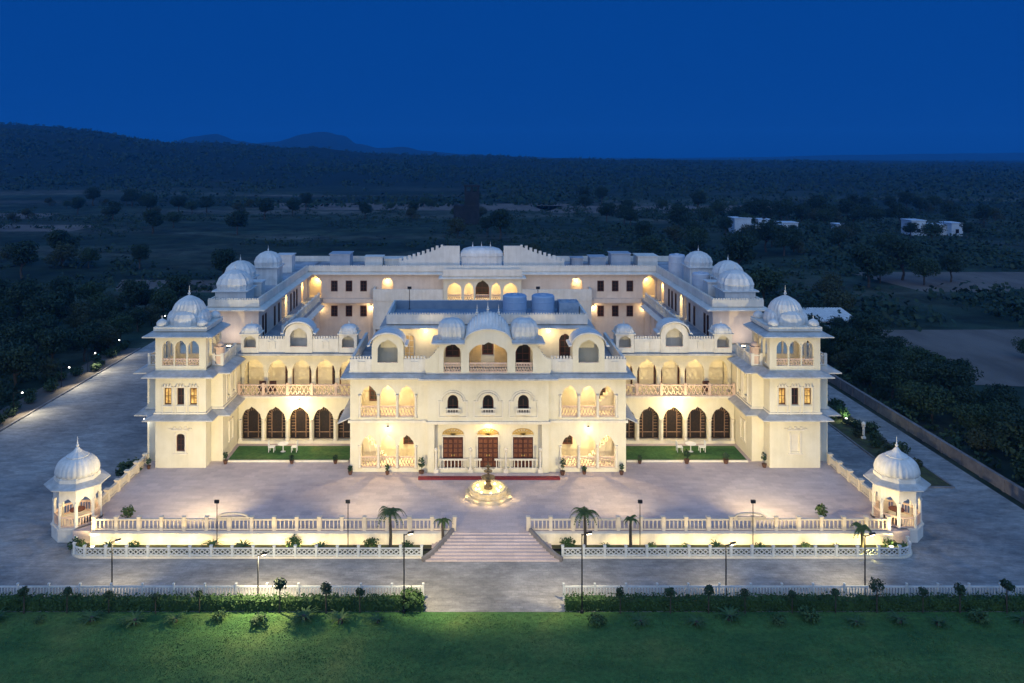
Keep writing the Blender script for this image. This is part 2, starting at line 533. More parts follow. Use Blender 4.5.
def slabs(c1, c2, bw_, bh_, joint=0.8, patch=(0.82, 1.12)):
    def f(t, b, pos):
        n = N(t, 'ShaderNodeTexNoise', Scale=0.11, Detail=7, Roughness=0.62)
        t.links.new(pos, n.inputs['Vector'])
        base = ramp(t, n.outputs['Fac'], [(0.38, c1), (0.60, c2)])
        br = N(t, 'ShaderNodeTexBrick', Scale=1.0)
        br.inputs['Brick Width'].default_value = bw_; br.inputs['Row Height'].default_value = bh_
        br.inputs['Mortar Size'].default_value = 0.035; br.inputs['Mortar Smooth'].default_value = 0.5
        br.inputs['Color1'].default_value = (0.88,0.88,0.89,1); br.inputs['Color2'].default_value = (1.06,1.05,1.04,1)
        br.inputs['Mortar'].default_value = (joint,)*3 + (1,)
        t.links.new(pos, br.inputs['Vector'])
        c = mixc(t, base, br.outputs['Color'], 1.0)
        n2 = N(t, 'ShaderNodeTexNoise', Scale=1.0, Detail=9, Roughness=0.78)
        mp = t.nodes.new('ShaderNodeMapping'); mp.inputs['Scale'].default_value = (0.5, 1.2, 1)
        t.links.new(pos, mp.inputs[0]); t.links.new(mp.outputs[0], n2.inputs['Vector'])
        c = mixc(t, c, ramp(t, n2.outputs['Fac'], [(0.36, (patch[0],)*3), (0.64, (patch[1],)*3)]), 1.0)
        n3 = N(t, 'ShaderNodeTexNoise', Scale=9.0, Detail=4, Roughness=0.8); t.links.new(pos, n3.inputs['Vector'])
        c = mixc(t, c, ramp(t, n3.outputs['Fac'], [(0.3, (0.86,)*3), (0.7, (1.1,)*3)]), 1.0)
        t.links.new(c, b.inputs['Base Color'])
        bp = t.nodes.new('ShaderNodeBump'); bp.inputs['Strength'].default_value = 0.3; bp.inputs['Distance'].default_value = 0.01
        t.links.new(br.outputs['Fac'], bp.inputs['Height']); bp.invert = True
        t.links.new(bp.outputs[0], b.inputs['Normal'])
    return f
M['cobble'] = ground_mat('road_setts', slabs((0.22,0.222,0.222), (0.37,0.362,0.345), 0.45, 0.3, 0.88, (0.66, 1.24)))
M['paver'] = ground_mat('forecourt_pavers', slabs((0.49,0.405,0.39), (0.58,0.49,0.47), 0.9, 0.6, 0.93, (0.90, 1.07)))

def lawn_nodes(t, b, pos):
    n = N(t, 'ShaderNodeTexNoise', Scale=0.22, Detail=5, Roughness=0.6); t.links.new(pos, n.inputs['Vector'])
    base = ramp(t, n.outputs['Fac'], [(0.34, (0.040,0.120,0.038)), (0.50, (0.065,0.155,0.044)), (0.66, (0.115,0.180,0.052))])
    n2 = N(t, 'ShaderNodeTexNoise', Scale=3.2, Detail=8, Roughness=0.8); t.links.new(pos, n2.inputs['Vector'])
    c = mixc(t, base, ramp(t, n2.outputs['Fac'], [(0.3, (0.5,)*3), (0.7, (1.4,)*3)]), 1.0)
    n4 = N(t, 'ShaderNodeTexNoise', Scale=0.7, Detail=6, Roughness=0.7)
    mp = t.nodes.new('ShaderNodeMapping'); mp.inputs['Scale'].default_value = (0.35, 1.6, 1); t.links.new(pos, mp.inputs[0]); t.links.new(mp.outputs[0], n4.inputs['Vector'])
    c = mixc(t, c, ramp(t, n4.outputs['Fac'], [(0.35, (0.78,0.80,0.80)), (0.65, (1.16,1.12,1.05))]), 1.0)
    t.links.new(c, b.inputs['Base Color'])
    n3 = N(t, 'ShaderNodeTexNoise', Scale=14, Detail=3); t.links.new(pos, n3.inputs['Vector'])
    bp = t.nodes.new('ShaderNodeBump'); bp.inputs['Strength'].default_value = 0.8; bp.inputs['Distance'].default_value = 0.06
    t.links.new(n3.outputs['Fac'], bp.inputs['Height']); t.links.new(bp.outputs[0], b.inputs['Normal'])
M['lawn'] = ground_mat('mown_lawn', lawn_nodes)

def terrain_nodes(t, b, pos):
    mp = t.nodes.new('ShaderNodeMapping'); mp.inputs['Scale'].default_value = (0.45, 1.4, 1)
    t.links.new(pos, mp.inputs[0])
    n = N(t, 'ShaderNodeTexNoise', Scale=0.012, Detail=7, Roughness=0.62); t.links.new(mp.outputs[0], n.inputs['Vector'])
    base = ramp(t, n.outputs['Fac'], [(0.36, (0.018,0.038,0.028)), (0.47, (0.032,0.055,0.036)), (0.56, (0.060,0.076,0.056)), (0.66, (0.125,0.125,0.105))])
    v = N(t, 'ShaderNodeTexVoronoi', Scale=0.011); t.links.new(mp.outputs[0], v.inputs['Vector'])
    sp = t.nodes.new('ShaderNodeSeparateColor'); t.links.new(v.outputs['Color'], sp.inputs[0])
    g = ramp(t, sp.outputs[0], [(0.0, (0.55,0.6,0.55)), (1.0, (1.4,1.3,1.25))])
    c = mixc(t, base, g, 1.0)
    n2 = N(t, 'ShaderNodeTexNoise', Scale=0.13, Detail=6, Roughness=0.75); t.links.new(pos, n2.inputs['Vector'])
    g2 = ramp(t, n2.outputs['Fac'], [(0.36, (0.35,)*3), (0.6, (1.15,)*3)])
    c = mixc(t, c, g2, 1.0)
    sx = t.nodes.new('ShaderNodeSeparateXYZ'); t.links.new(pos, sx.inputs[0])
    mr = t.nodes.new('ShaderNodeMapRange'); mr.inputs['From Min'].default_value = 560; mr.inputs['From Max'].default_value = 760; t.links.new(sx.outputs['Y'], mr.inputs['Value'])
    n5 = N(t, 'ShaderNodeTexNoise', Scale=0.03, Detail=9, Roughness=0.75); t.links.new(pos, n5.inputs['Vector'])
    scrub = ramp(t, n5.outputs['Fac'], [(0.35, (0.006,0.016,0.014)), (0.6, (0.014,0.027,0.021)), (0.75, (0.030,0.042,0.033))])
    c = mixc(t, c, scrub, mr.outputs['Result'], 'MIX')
    t.links.new(c, b.inputs['Base Color'])
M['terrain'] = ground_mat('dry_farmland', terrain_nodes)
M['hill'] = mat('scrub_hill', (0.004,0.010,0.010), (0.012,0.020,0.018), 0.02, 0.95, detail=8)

# ------------------------------------------------------------------ lamps
def point(parent, loc, watts, color=(1.0,0.74,0.36), r=0.12, name='lamp_light'):
    l = bpy.data.lights.new(name, 'POINT')
    l.energy = watts * LAMP; l.color = color; l.shadow_soft_size = r
    o = bpy.data.objects.new(name, l); COL.objects.link(o)
    o.parent = parent
    o.location = Vector(loc) - chain_loc(parent)
    return o
def spot(parent, loc, target, watts, color=(1.0,0.78,0.44), size=100, blend=0.6, r=0.15, name='lamp_light'):
    l = bpy.data.lights.new(name, 'SPOT')
    l.energy = watts * LAMP; l.color = color; l.shadow_soft_size = r
    l.spot_size = R(size); l.spot_blend = blend
    o = bpy.data.objects.new(name, l); COL.objects.link(o)
    o.parent = parent
    o.location = Vector(loc) - chain_loc(parent)
    d = Vector(target) - Vector(loc)
    o.rotation_euler = d.to_track_quat('-Z', 'Y').to_euler()
    return o

# ================================================================== SETTING
GZ = -1.0               # level of the driveways
def sheet(name, pts, z, m, kind='structure'):
    mb = MB(); mb.add([(p[0], p[1], z) for p in pts], [tuple(range(len(pts)))])
    return tag(mb.build(name, m), kind=kind)

def interp(x, tab):
    if x <= tab[0][0]: return tab[0][1]
    for (a, p), (b, q) in zip(tab[:-1], tab[1:]):
        if x <= b:
            t = (x - a) / (b - a); t = t * t * (3 - 2 * t)
            return p + (q - p) * t
    return tab[-1][1]
RIDGE = [(-2200, 80), (-940, 85), (-800, 80), (-560, 52), (-340, 36), (-140, 25), (260, 15), (1100, 8), (2500, 6)]
def ground_h(x, y):
    if y < 480: return -1.1
    t = min(1, (y - 480) / 1120.0); t = t * t * (3 - 2 * t)
    h = interp(x * 1600.0 / max(y, 900), RIDGE) * t
    n = mnoise.fractal(Vector((x * 0.004, y * 0.004, 0.3)), 1.0, 2.0, 5)
    h += n * (3 + 7 * t) * t
    if y > 1650: h *= max(0.2, 1 - (y - 1650) / 2500.0)
    return -1.1 + max(-0.5, h)

mb = MB()
ys = [-120, 0, 120, 300, 470]
y = 480
while y < 7000:
    ys.append(y); y *= 1.028
ys.append(7200)
for j, yy in enumerate(ys):
    half = max(400, yy * 1.15)
    for i in range(141):
        x = -half + 2 * half * i / 140
        mb.v.append((x, yy, ground_h(x, yy)))
for j in range(len(ys) - 1):
    for i in range(140):
        a = j * 141 + i
        mb.f.append((a, a + 1, a + 142, a + 141))
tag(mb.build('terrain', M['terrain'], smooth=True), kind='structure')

# far blue peaks
def ridge_mesh(name, Y0, D, prof):
    mb = MB(); n = 160; m = 14
    x0, x1 = prof[0][0], prof[-1][0]
    for j in range(m + 1):
        t = j / m
        k = math.sin(PI * t)
        for i in range(n + 1):
            x = x0 + (x1 - x0) * i / n
            h = interp(x, prof) * k
            h *= 1 + 0.10 * mnoise.fractal(Vector((x * 0.006, t * 5, 1.7)), 1.0, 2.0, 5)
            mb.v.append((x, Y0 + D * (t - 0.5), -1.2 + h))
    for j in range(m):
        for i in range(n):
            a = j * (n + 1) + i
            mb.f.append((a, a + 1, a + n + 2, a + n + 1))
    return tag(mb.build(name, M['hill'], smooth=True), kind='structure')
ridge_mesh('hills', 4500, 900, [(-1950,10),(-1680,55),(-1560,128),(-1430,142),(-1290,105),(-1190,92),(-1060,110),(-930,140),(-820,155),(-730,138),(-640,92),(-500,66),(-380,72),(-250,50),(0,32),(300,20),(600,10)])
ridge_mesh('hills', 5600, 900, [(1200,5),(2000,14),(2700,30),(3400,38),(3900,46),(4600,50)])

# ploughed and pale plots out on the plain, each a real patch of ground
for pts in ([(62,100),(118,92),(130,132),(62,131)],
            [(-150,300),(-205,300),(-215,330),(-150,328)],
            [(-300,366),(-195,360),(-200,392),(-320,400)],
            [(-95,420),(40,410),(60,470),(-130,478)],
            [(95,168),(150,165),(155,196),(92,196)],
            [(40,395),(170,400),(190,455),(35,450)],
            [(-75,168),(-40,166),(-42,182),(-80,184)]):
    sheet('field', pts, -1.09, M['field'])

# paved ground round the palace
sheet('driveway', [(-48.5,49.9),(44.6,49.9),(44.6,135),(-48.5,135)], GZ, M['cobble'])
mb = MB(); mb.box(-75, 75, -60, 49.9, -1.6, -0.93); tag(mb.build('lawn', M['lawn']), kind='structure')
# forecourt, a raised slab
mb = MB(); ub(mb, -30.7, 30.7, 58.66, 71.9, -1.3, 0.0); tag(mb.build('forecourt', M['paver']), kind='structure')
mb = MB(); ub(mb, -30.2, 30.2, 71.95, 114, -1.3, 0.02); tag(mb.build('palace_plinth', M['paver']), kind='structure')
g = MB(); rg = random.Random(77)
for i in range(52000):
    y = 38.5 + 11.1*rg.random(); x = rg.uniform(-0.62*y, 0.73*y)
    hgt = rg.uniform(0.02, 0.05)*(1.25 if mnoise.noise(Vector((x*0.5, y*0.5, 0))) > 0.1 else 0.8)
    for k in range(2):
        a = rg.uniform(0, 2*PI); dx, dy = math.cos(a)*0.03, math.sin(a)*0.03; q = rg.uniform(-0.05, 0.05)
        g.add([(x-dx, y-dy, -0.932), (x+dx, y+dy, -0.932), (x+q, y+q*0.6, -0.93+hgt)], [(0,1,2)])
tag(g.build('grass', M['blade']), kind='stuff')
# small lawns in front of the arcades
for s in (-1, 1):
    mb = MB(); ub(mb, s*12.5, s*23.4, 71.95, 75.6, -0.2, 0.08); tag(mb.build('lawn', M['lawn']), kind='structure')
    mb = MB()
    ub(mb, s*12.5, s*23.4, 71.78, 71.93, 0, 0.16)
    tag(mb.build('kerb', M['trim']), kind='structure')
# kerbs of the side road and of the garden strip
mb = MB(); mb.box(-48.75, -48.5, 49.9, 118, GZ-0.2, GZ+0.14); tag(mb.build('kerb', M['darkstone']), kind='structure')
mb = MB(); mb.box(-52.5, -48.76, 49.9, 118, GZ-0.3, GZ+0.06); tag(mb.build('verge', M['field']), kind='structure')
mb = MB()
mb.box(38.0, 38.15, 68.6, 104, GZ-0.2, GZ+0.12); mb.box(41.45, 41.6, 68.6, 104, GZ-0.2, GZ+0.12); mb.box(38.15, 41.45, 68.6, 68.75, GZ-0.2, GZ+0.12)
tag(mb.build('kerb', M['darkstone']), kind='structure')
mb = MB(); mb.box(38.16, 41.44, 68.76, 104, GZ-0.2, GZ+0.07); tag(mb.build('flower_bed', M['soil']), kind='structure')
# stairway from the driveway up to the forecourt
mb = MB()
ns = 9
for i in range(ns):
    t0, t1 = i / ns, (i + 1) / ns
    hw = 4.7 - 2.05 * (t0 ** 0.8)
    z1 = GZ + (i + 1) * (1.0 / ns) - (0.004 if i == ns - 1 else 0)
    y0 = 56.2 + 2.45 * t0
    mb.box(XC - hw, XC + hw, y0, 58.64, GZ - 0.1 - i*0.01, z1)
tag(mb.build('stairway', M['paver']), kind='structure')
# planting beds below the terrace wall, with curved outer ends
def bed_outline(s):
    pts = [(XC + s*5.0, 56.75)]
    ex = 30.2
    pts.append((XC + s*(ex - 1.3), 56.75))
    for i in range(1, 7):
        a = PI / 2 * i / 6
        pts.append((XC + s*(ex - 1.3 + 1.3*math.sin(a)), 56.75 + 1.3*(1 - math.cos(a))))
    return pts
for s in (-1, 1):
    o = bed_outline(s)
    poly = [(p[0], p[1] + 0.05) for p in o] + [(XC + s*30.2, 58.6), (XC + s*3.2, 58.6)]
    sheet('planting_bed', poly, GZ + 0.12, M['soil'])

# ================================================================== PALACE
side_word = {-1: 'left', 1: 'right'}
palace = empty('palace', (XC, 69.6, 0), 'floodlit cream palace round a courtyard, with domed corner towers', 'palace')
def part(name, mb, m, parent=palace, label=None, smooth=False):
    o = mb.build(name, M[m], parent, smooth)
    if label: o['label'] = label
    return o

def window(u, Y, z0, w, h, arched=False, pane='glass', frame='wood', bars=(1, 2), proud=0.05):
    """window on a wall that faces the camera: frame with glazing bars > pane"""
    f = MB(); x = XC + u; t = min(0.12, w * 0.13)
    x0, x1 = x - w/2, x + w/2
    zs = z0 + h * (0.72 if arched else 1.0)
    f.box(x0, x0+t, Y-proud, Y+0.02, z0, zs); f.box(x1-t, x1, Y-proud, Y+0.02, z0, zs)
    f.box(x0+t, x1-t, Y-proud, Y+0.02, z0, z0+t)
    if arched:
        n = 12; rr = h * 0.28
        for i in range(n):
            a0, a1 = PI*i/n, PI*(i+1)/n
            p = [(x - math.cos(a)*k*w/2, zs + math.sin(a)*(rr - (w/2*(1-k) if k < 1 else 0))) for a in (a0, a1) for k in (1, 1 - 2*t/w)]
            q = [p[0], p[2], p[3], p[1]]
            T = [(c[0], Y-proud, c[1]) for c in q]; B = [(c[0], Y+0.02, c[1]) for c in q]
            f.add(T + B, [(0,1,2,3),(0,1,5,4),(2,3,7,6)])
    else:
        f.box(x0+t, x1-t, Y-proud, Y+0.02, z0+h-t, z0+h)
    bt = 0.045
    for i in range(1, bars[0] + 1):
        c = x0 + w * i / (bars[0] + 1); f.box(c-bt/2, c+bt/2, Y-proud*0.8, Y+0.01, z0+t, zs)
    for i in range(1, bars[1] + 1):
        c = z0 + (zs - z0) * i / (bars[1] + 1) ; f.box(x0+t, x1-t, Y-proud*0.7, Y+0.01, c-bt/2, c+bt/2)
    fo = part('window', f, frame)
    p = MB(); d = Y - 0.012
    pts = [(x0+t*0.5, z0+t*0.5), (x1-t*0.5, z0+t*0.5), (x1-t*0.5, zs)]
    if arched:
        for i in range(1, 12):
            a = PI*i/12; pts.append((x + math.cos(a)*(w/2 - t*0.5), zs + math.sin(a)*(h*0.28 - t*0.5)))
    pts.append((x0+t*0.5, zs))
    k = len(pts)
    p.add([(q[0], d, q[1]) for q in pts] + [(q[0], d+0.03, q[1]) for q in pts], [tuple(range(k))] + [(i, (i+1) % k, k+(i+1) % k, k+i) for i in range(k)])
    part('pane', p, pane, fo)
    return fo
def side_window(u, s, Yc, z0, w, h, pane='glass'):
    """narrow window on a wall that faces the court (s: which way it looks)"""
    f = MB(); X = XC + u; a, b = min(X, X + s*0.05), max(X, X + s*0.05)
    t = 0.09
    f.box(a, b, Yc-w/2, Yc-w/2+t, z0, z0+h); f.box(a, b, Yc+w/2-t, Yc+w/2, z0, z0+h)
    f.box(a, b, Yc-w/2+t, Yc+w/2-t, z0, z0+t); f.box(a, b, Yc-w/2+t, Yc+w/2-t, z0+h-t, z0+h)
    f.box(a, b - 0.01, Yc-0.025, Yc+0.025, z0+t, z0+h-t)
    fo = part('window', f, 'wood')
    p = MB(); a, b = min(X, X + s*0.02), max(X, X + s*0.02)
    p.box(a, b, Yc-w/2+0.04, Yc+w/2-0.04, z0+0.04, z0+h-0.04)
    part('pane', p, pane, fo)

def wall_lamp(x, y, z, watts, color=(1.0,0.72,0.34), off=0.45, mat_='bulb'):
    f = MB(); f.box(x-0.05, x+0.05, y-0.16, y, z-0.05, z+0.05); f.lathe(x, y-0.2, [(0.09,z-0.02),(0.13,z+0.02)], 8)
    lo = part('wall_lamp', f, 'iron')
    g = MB(); g.lathe(x, y-0.2, [(0.03,z-0.24),(0.10,z-0.16),(0.11,z-0.08),(0.06,z-0.03)], 8); part('bulb', g, mat_, lo, smooth=True)
    point(lo, (x, y-off, z-0.25), watts, color)
def ceiling_lamp(x, y, z, watts, color=(1.0,0.72,0.34)):
    f = MB(); f.lathe(x, y, [(0.12,z-0.05),(0.12,z)], 10); lo = part('ceiling_lamp', f, 'iron')
    g = MB(); g.lathe(x, y, [(0.03,z-0.2),(0.12,z-0.14),(0.13,z-0.055)], 10); part('bulb', g, 'bulb', lo, smooth=True)
    point(lo, (x, y, z-0.35), watts, color)

FLOOD = (1.0, 0.80, 0.42)
# ---------------------------------------------------------------- central block
wl = MB()
for s in (-1, 1):
    cs = [-10.35, -8.72, -7.09] if s < 0 else [10.35, 8.72, 7.09]
    ops = [Op(c, 1.36, 0.35, 2.25, 0.95) for c in cs] + [Op(c, 1.36, 4.75, 6.55, 0.95) for c in cs]
    wx(wl, s*5.25, s*12.0, 69.6, -0.02, 8.6, 0.35, ops)
    # side wall of the block
    wy(wl, s*12.0, 69.96, 80.0, -0.02, 8.6, -s*0.3)
    # recess: back wall, ends, floor slabs
    ub(wl, s*5.6, s*11.69, 72.2, 72.5, 0, 8.59)
    ub(wl, s*5.3, s*5.6, 69.96, 73.0, 0, 8.59)
    ub(wl, s*5.61, s*11.69, 69.96, 72.19, -0.01, 0.34)
    ub(wl, s*5.61, s*11.69, 69.96, 72.19, 4.2, 4.74)
    ub(wl, s*5.61, s*11.69, 69.96, 72.19, 8.2, 8.58)
# middle part, a little proud, with the three entrance bays
ops = [Op(0, 9.3, 0.35, 4.22, 0, 'flat')]
ops += [Op(c, 0.95, 5.30, 6.25, 0.55, 'round') for c in (-3.05, 0, 3.05)]
wx(wl, -5.25, 5.25, 69.25, -0.02, 8.6, 0.33, ops)
for s in (-1, 1):
    ub(wl, s*4.95, s*5.24, 69.585, 69.94, 0, 8.59)
ub(wl, -4.94, 4.94, 69.8, 70.05, 0, 4.4)
ub(wl, -4.94, 4.94, 69.585, 69.79, 0, 0.34)
ub(wl, -4.94, 4.94, 69.585, 69.79, 4.23, 4.4)
ub(wl, -4.94, 4.94, 69.95, 70.2, 4.42, 8.59)
part('wall', wl, 'plaster', label='cream front wall of the central block with arched loggias')
rf = MB(); ub(rf, -11.9, 11.9, 69.7, 80, 8.6, 8.72); part('roof', rf, 'roof')

# string course and first chajja round the block
P0 = [(XC-12.0, 80), (XC-12.0, 69.6), (XC-5.25, 69.6), (XC-5.25, 69.25), (XC+5.25, 69.25), (XC+5.25, 69.6), (XC+12.0, 69.6), (XC+12.0, 80)]
st = MB(); band(st, P0, 0.16, 4.30, 4.52); part('string_course', st, 'trim')
ev = MB(); eave(ev, P0, 0.75, 8.62, 0.26, 0.12); part('eave', ev, 'eave', label='grey stone chajja over the first floor of the central block')
st = MB(); band(st, P0, 0.10, 8.625, 8.80); part('cornice', st, 'white')
for s in (-1, 1):
    e2 = MB(); pts = [(XC - 12.0, 80), (XC - 12.0, 69.6)] if s < 0 else [(XC + 12.0, 69.6), (XC + 12.0, 80)]
    eave(e2, pts, 1.1, 4.75, 0.5, 0.1); part('eave', e2, 'eave')

# slender columns and balustrades in the side loggias
for s in (-1, 1):
    for z0 in (0.35, 4.75):
        rb = MB(); rail(rb, [(XC+s*11.1, 69.78), (XC+s*6.35, 69.78)], z0, 0.95, 0.26, 0.08, style='x')
        part('balustrade', rb, 'lattice')
        for c in (7.905, 9.535, 6.28, 11.16):
            cb = MB()
            cb.lathe(XC+s*c, 69.52, [(0.15,z0),(0.15,z0+0.15),(0.09,z0+0.25),(0.10,z0+1.0),(0.075,z0+1.75),(0.13,z0+1.85),(0.15,z0+1.98)], 10)
            part('column', cb, 'trim', smooth=True)
    # seen through the arches: a flight of stairs, a door, benches
    sb = MB()
    for i in range(9):
        x = XC + s*(11.5 - 0.27*i)
        sb.box(min(x, x - s*0.27), max(x, x - s*0.27), 71.35, 72.18, 0.35 + 0.0, 0.35 + 0.28*(9 - i))
    for i in range(4):
        x = XC + s*(11.35 - 0.5*i)
        sb.bar((x - s*0.55, 71.28, 0.4), (x, 71.28, 0.55 + 2.4*(1 - i*0.06)), 0.09, 0.09)
    part('staircase', sb, 'trim')
    if s > 0:
        sb = MB()
        for i in range(8):
            x = XC + s*(11.5 - 0.27*i)
            sb.box(min(x, x - s*0.27), max(x, x - s*0.27), 71.35, 72.18, 4.75, 4.75 + 0.28*(8 - i))
        part('staircase', sb, 'trim')
window(-7.1, 72.19, 1.5, 0.95, 1.6, True); window(7.2, 72.19, 1.5, 0.95, 1.6, True)
window(-10.2, 72.19, 5.4, 0.9, 1.9, True); window(10.2, 72.19, 5.4, 0.9, 1.9, True); 

# entrance doors with fanlights
for c in (-3.05, 0, 3.05):
    d = MB(); dp = MB(); x = XC + c; Y = 69.79
    d.box(x-0.88, x+0.88, Y-0.05, Y, 0.35, 3.0)
    for i in range(4):
        for j in range(6):
            xx = x - 0.64 + i*0.427; zz = 0.62 + j*0.40
            dp.box(xx-0.15, xx+0.15, Y-0.085, Y-0.05, zz-0.14, zz+0.14)
    d.box(x-0.02, x+0.02, Y-0.10, Y-0.05, 0.35, 3.0)
    do = part('door', d, 'wood', label='panelled dark teak entrance door')
    part('panelling', dp, 'panel', do)
    f = MB(); 
    f.box(x-0.98, x-0.88, Y-0.09, Y, 0.35, 3.1); f.box(x+0.88, x+0.98, Y-0.09, Y, 0.35, 3.1); f.box(x-0.88, x+0.88, Y-0.09, Y, 3.0, 3.1)
    part('frame', f, 'trim', do)
    h = MB()
    for q in (-0.1, 0.1):
        h.lathe(x+q, Y-0.13, [(0.03,1.35),(0.045,1.42),(0.03,1.49)], 6)
    part('handle', h, 'gold', do)
    g = MB()
    for i in range(9):
        a = PI * (i + 0.5) / 9
        g.bar((x, Y-0.05, 3.2), (x + math.cos(a)*0.85, Y-0.05, 3.2 + math.sin(a)*0.48), 0.10, 0.06, up=(0,1,0))
    for i in range(12):
        a0, a1 = PI*i/12, PI*(i+1)/12
        g.bar((x+math.cos(a0)*0.9, Y-0.05, 3.2+math.sin(a0)*0.5), (x+math.cos(a1)*0.9, Y-0.05, 3.2+math.sin(a1)*0.5), 0.07, 0.07, up=(0,1,0))
    part('fanlight', g, 'gold')
    rb = MB()
    if abs(c) > 0.1:
        rail(rb, [(x-1.25, 69.3), (x+1.25, 69.3)], 0.35, 0.9, 0.3, 0.13)
    else:
        rail(rb, [(x-1.25, 69.3), (x-0.55, 69.3)], 0.35, 0.9, 0.3, 0.13); rail(rb, [(x+0.55, 69.3), (x+1.25, 69.3)], 0.35, 0.9, 0.3, 0.13)
    part('balustrade', rb, 'trim')
for c in (-4.5, -1.525, 1.525, 4.5):
    cb = MB(); x = XC + c
    cb.box(x-0.2, x+0.2, 68.95, 69.24, 0.001, 0.45)
    cb.lathe(x, 69.08, [(0.13,0.45),(0.13,0.55),(0.09,0.65),(0.10,1.2),(0.08,1.95),(0.14,2.05),(0.16,2.2),(0.05,2.3)], 10)
    part('column', cb, 'trim', smooth=False)
# carpeted step
cs = MB(); ub(cs, -6.0, 6.1, 67.95, 68.94, 0.002, 0.15); part('entrance_step', cs, 'paver')
cs = MB(); ub(cs, -5.98, 6.08, 67.86, 68.3, 0.003, 0.165); part('carpet', cs, 'carpet', label='dull red carpet strip along the entrance step')

# three framed windows over the doors
for c in (-3.05, 0, 3.05):
    x = XC + c; Y = 69.25
    f = MB()
    for q in (-1.22, 1.22): f.box(x+q-0.05, x+q+0.05, Y-0.09, Y, 4.95, 6.3)
    f.box(x-1.27, x+1.27, Y-0.09, Y, 4.86, 4.95)
    for q in (-1, 1): f.box(x+min(q*1.17, q*0.85), x+max(q*1.17, q*0.85), Y-0.09, Y, 6.22, 6.3)
    n = 14
    for rr, hh, dd in ((0.80, 0.68, 0.14), (1.0, 0.86, 0.07)):
        for i in range(n):
            a0, a1 = PI*i/n, PI*(i+1)/n
            f.bar((x-math.cos(a0)*rr, Y-dd/2, 6.3+math.sin(a0)*hh), (x-math.cos(a1)*rr, Y-dd/2, 6.3+math.sin(a1)*hh), 0.10, dd, up=(0,1,0))
    f.box(x-0.62, x+0.62, Y-0.30, Y, 5.15, 5.24); f.box(x-0.62, x-0.56, Y-0.3, Y, 5.24, 5.7); f.box(x+0.56, x+0.62, Y-0.3, Y, 5.24, 5.7)
    rail(f, [(x-0.56, Y-0.25), (x+0.56, Y-0.25)], 5.22, 0.48, 0.22, 0.07, th=0.08)
    part('window_surround', f, 'trim')
    window(c, 69.45, 5.28, 0.98, 1.55, True, bars=(1, 1))

# lamps of the ground and first floor loggias
for s in (-1, 1):
    wall_lamp(XC + s*8.75, 72.19, 3.75, 760)
    wall_lamp(XC + s*8.72, 69.59, 3.98, 26, off=0.5)
    ceiling_lamp(XC + s*8.75, 71.1, 8.19, 460)
wall_lamp(XC, 69.79, 4.12, 70, off=0.75)

# ---------------------------------------------------------------- central block: terrace storey
for s in (-1, 1):
    pw = MB()
    # parapet with small niches, interrupted by the arched kiosk
    for (a, b) in ((12.0, 10.1), (7.35, 5.3)):
        ub(pw, s*a, s*b, 69.45, 69.75, 8.8, 9.85)
    for c in (11.0, 6.4):
        for q in (-0.28, 0.28): ub(pw, s*c+q-0.05, s*c+q+0.05, 69.38, 69.45, 9.0, 9.55)
        ub(pw, s*c-0.33, s*c+0.33, 69.38, 69.45, 9.55, 9.65)
    wy(pw, s*12.0, 69.76, 79.9, 8.8, 9.85, -s*0.25)
    # merlons
    i = 0
    for (a, b) in ((11.95, 10.2), (7.3, 5.4)):
        n = int((a - b) / 0.24)
        for k in range(n):
            u = b + (a - b) * (k + 0.5) / n
            ub(pw, s*(u-0.075), s*(u+0.075), 69.5, 69.7, 9.85, 10.08)
    part('parapet', pw, 'white')
for s in (-1, 1):
    k = MB()
    zt = lambda t, c=s*8.72: 11.05 + 0.98 * math.sqrt(max(0, 1 - ((t - c) / 1.38) ** 2))
    wx(k, s*8.72-1.38, s*8.72+1.38, 69.4, 8.8, zt, 0.3, [Op(s*8.72, 1.75, 9.55, 10.7, 0.85)])
    wx(k, s*8.72-1.38, s*8.72+1.38, 70.9, 8.8, zt, 0.2)
    for q in (-1, 1): ub(k, s*8.72+q*1.38-0.05*q, s*8.72+q*1.1, 69.71, 70.89, 8.8, 11.0)
    ko = part('kiosk', k, 'plaster')
    b = MB(); arch_band(b, s*8.72, 69.05, 71.2, 1.5, 11.05, 1.05, 0.14); part('canopy', b, 'dome', ko, smooth=False)
    r = MB(); rail(r, [(XC+s*8.72-0.85, 69.5), (XC+s*8.72+0.85, 69.5)], 8.8, 0.78, 0.22, 0.07, style='x'); part('railing', r, 'lattice', ko)

# the domed jharokha in the middle
j = MB()
def jtop(u):
    if abs(u) < 2.05: return 11.35 + 1.15 * math.sqrt(max(0, 1 - (u / 2.05) ** 2))
    return 11.5
ops = [Op(-3.1, 1.5, 8.85, 10.55, 0.75), Op(3.1, 1.5, 8.85, 10.55, 0.75), Op(0, 3.3, 8.85, 10.45, 0.95, 'cusp')]
wx(j, -4.27, 4.27, 69.0, 8.8, jtop, 0.3, ops, samples=20)
ub(j, -4.27, 4.27, 70.9, 71.1, 8.8, 11.5)
for u in (-4.27, -2.1, 1.95, 4.12): ub(j, u, u+0.15, 69.31, 70.89, 8.8, 11.5)
ub(j, -4.27, 4.27, 69.31, 71.1, 11.5, 11.6)
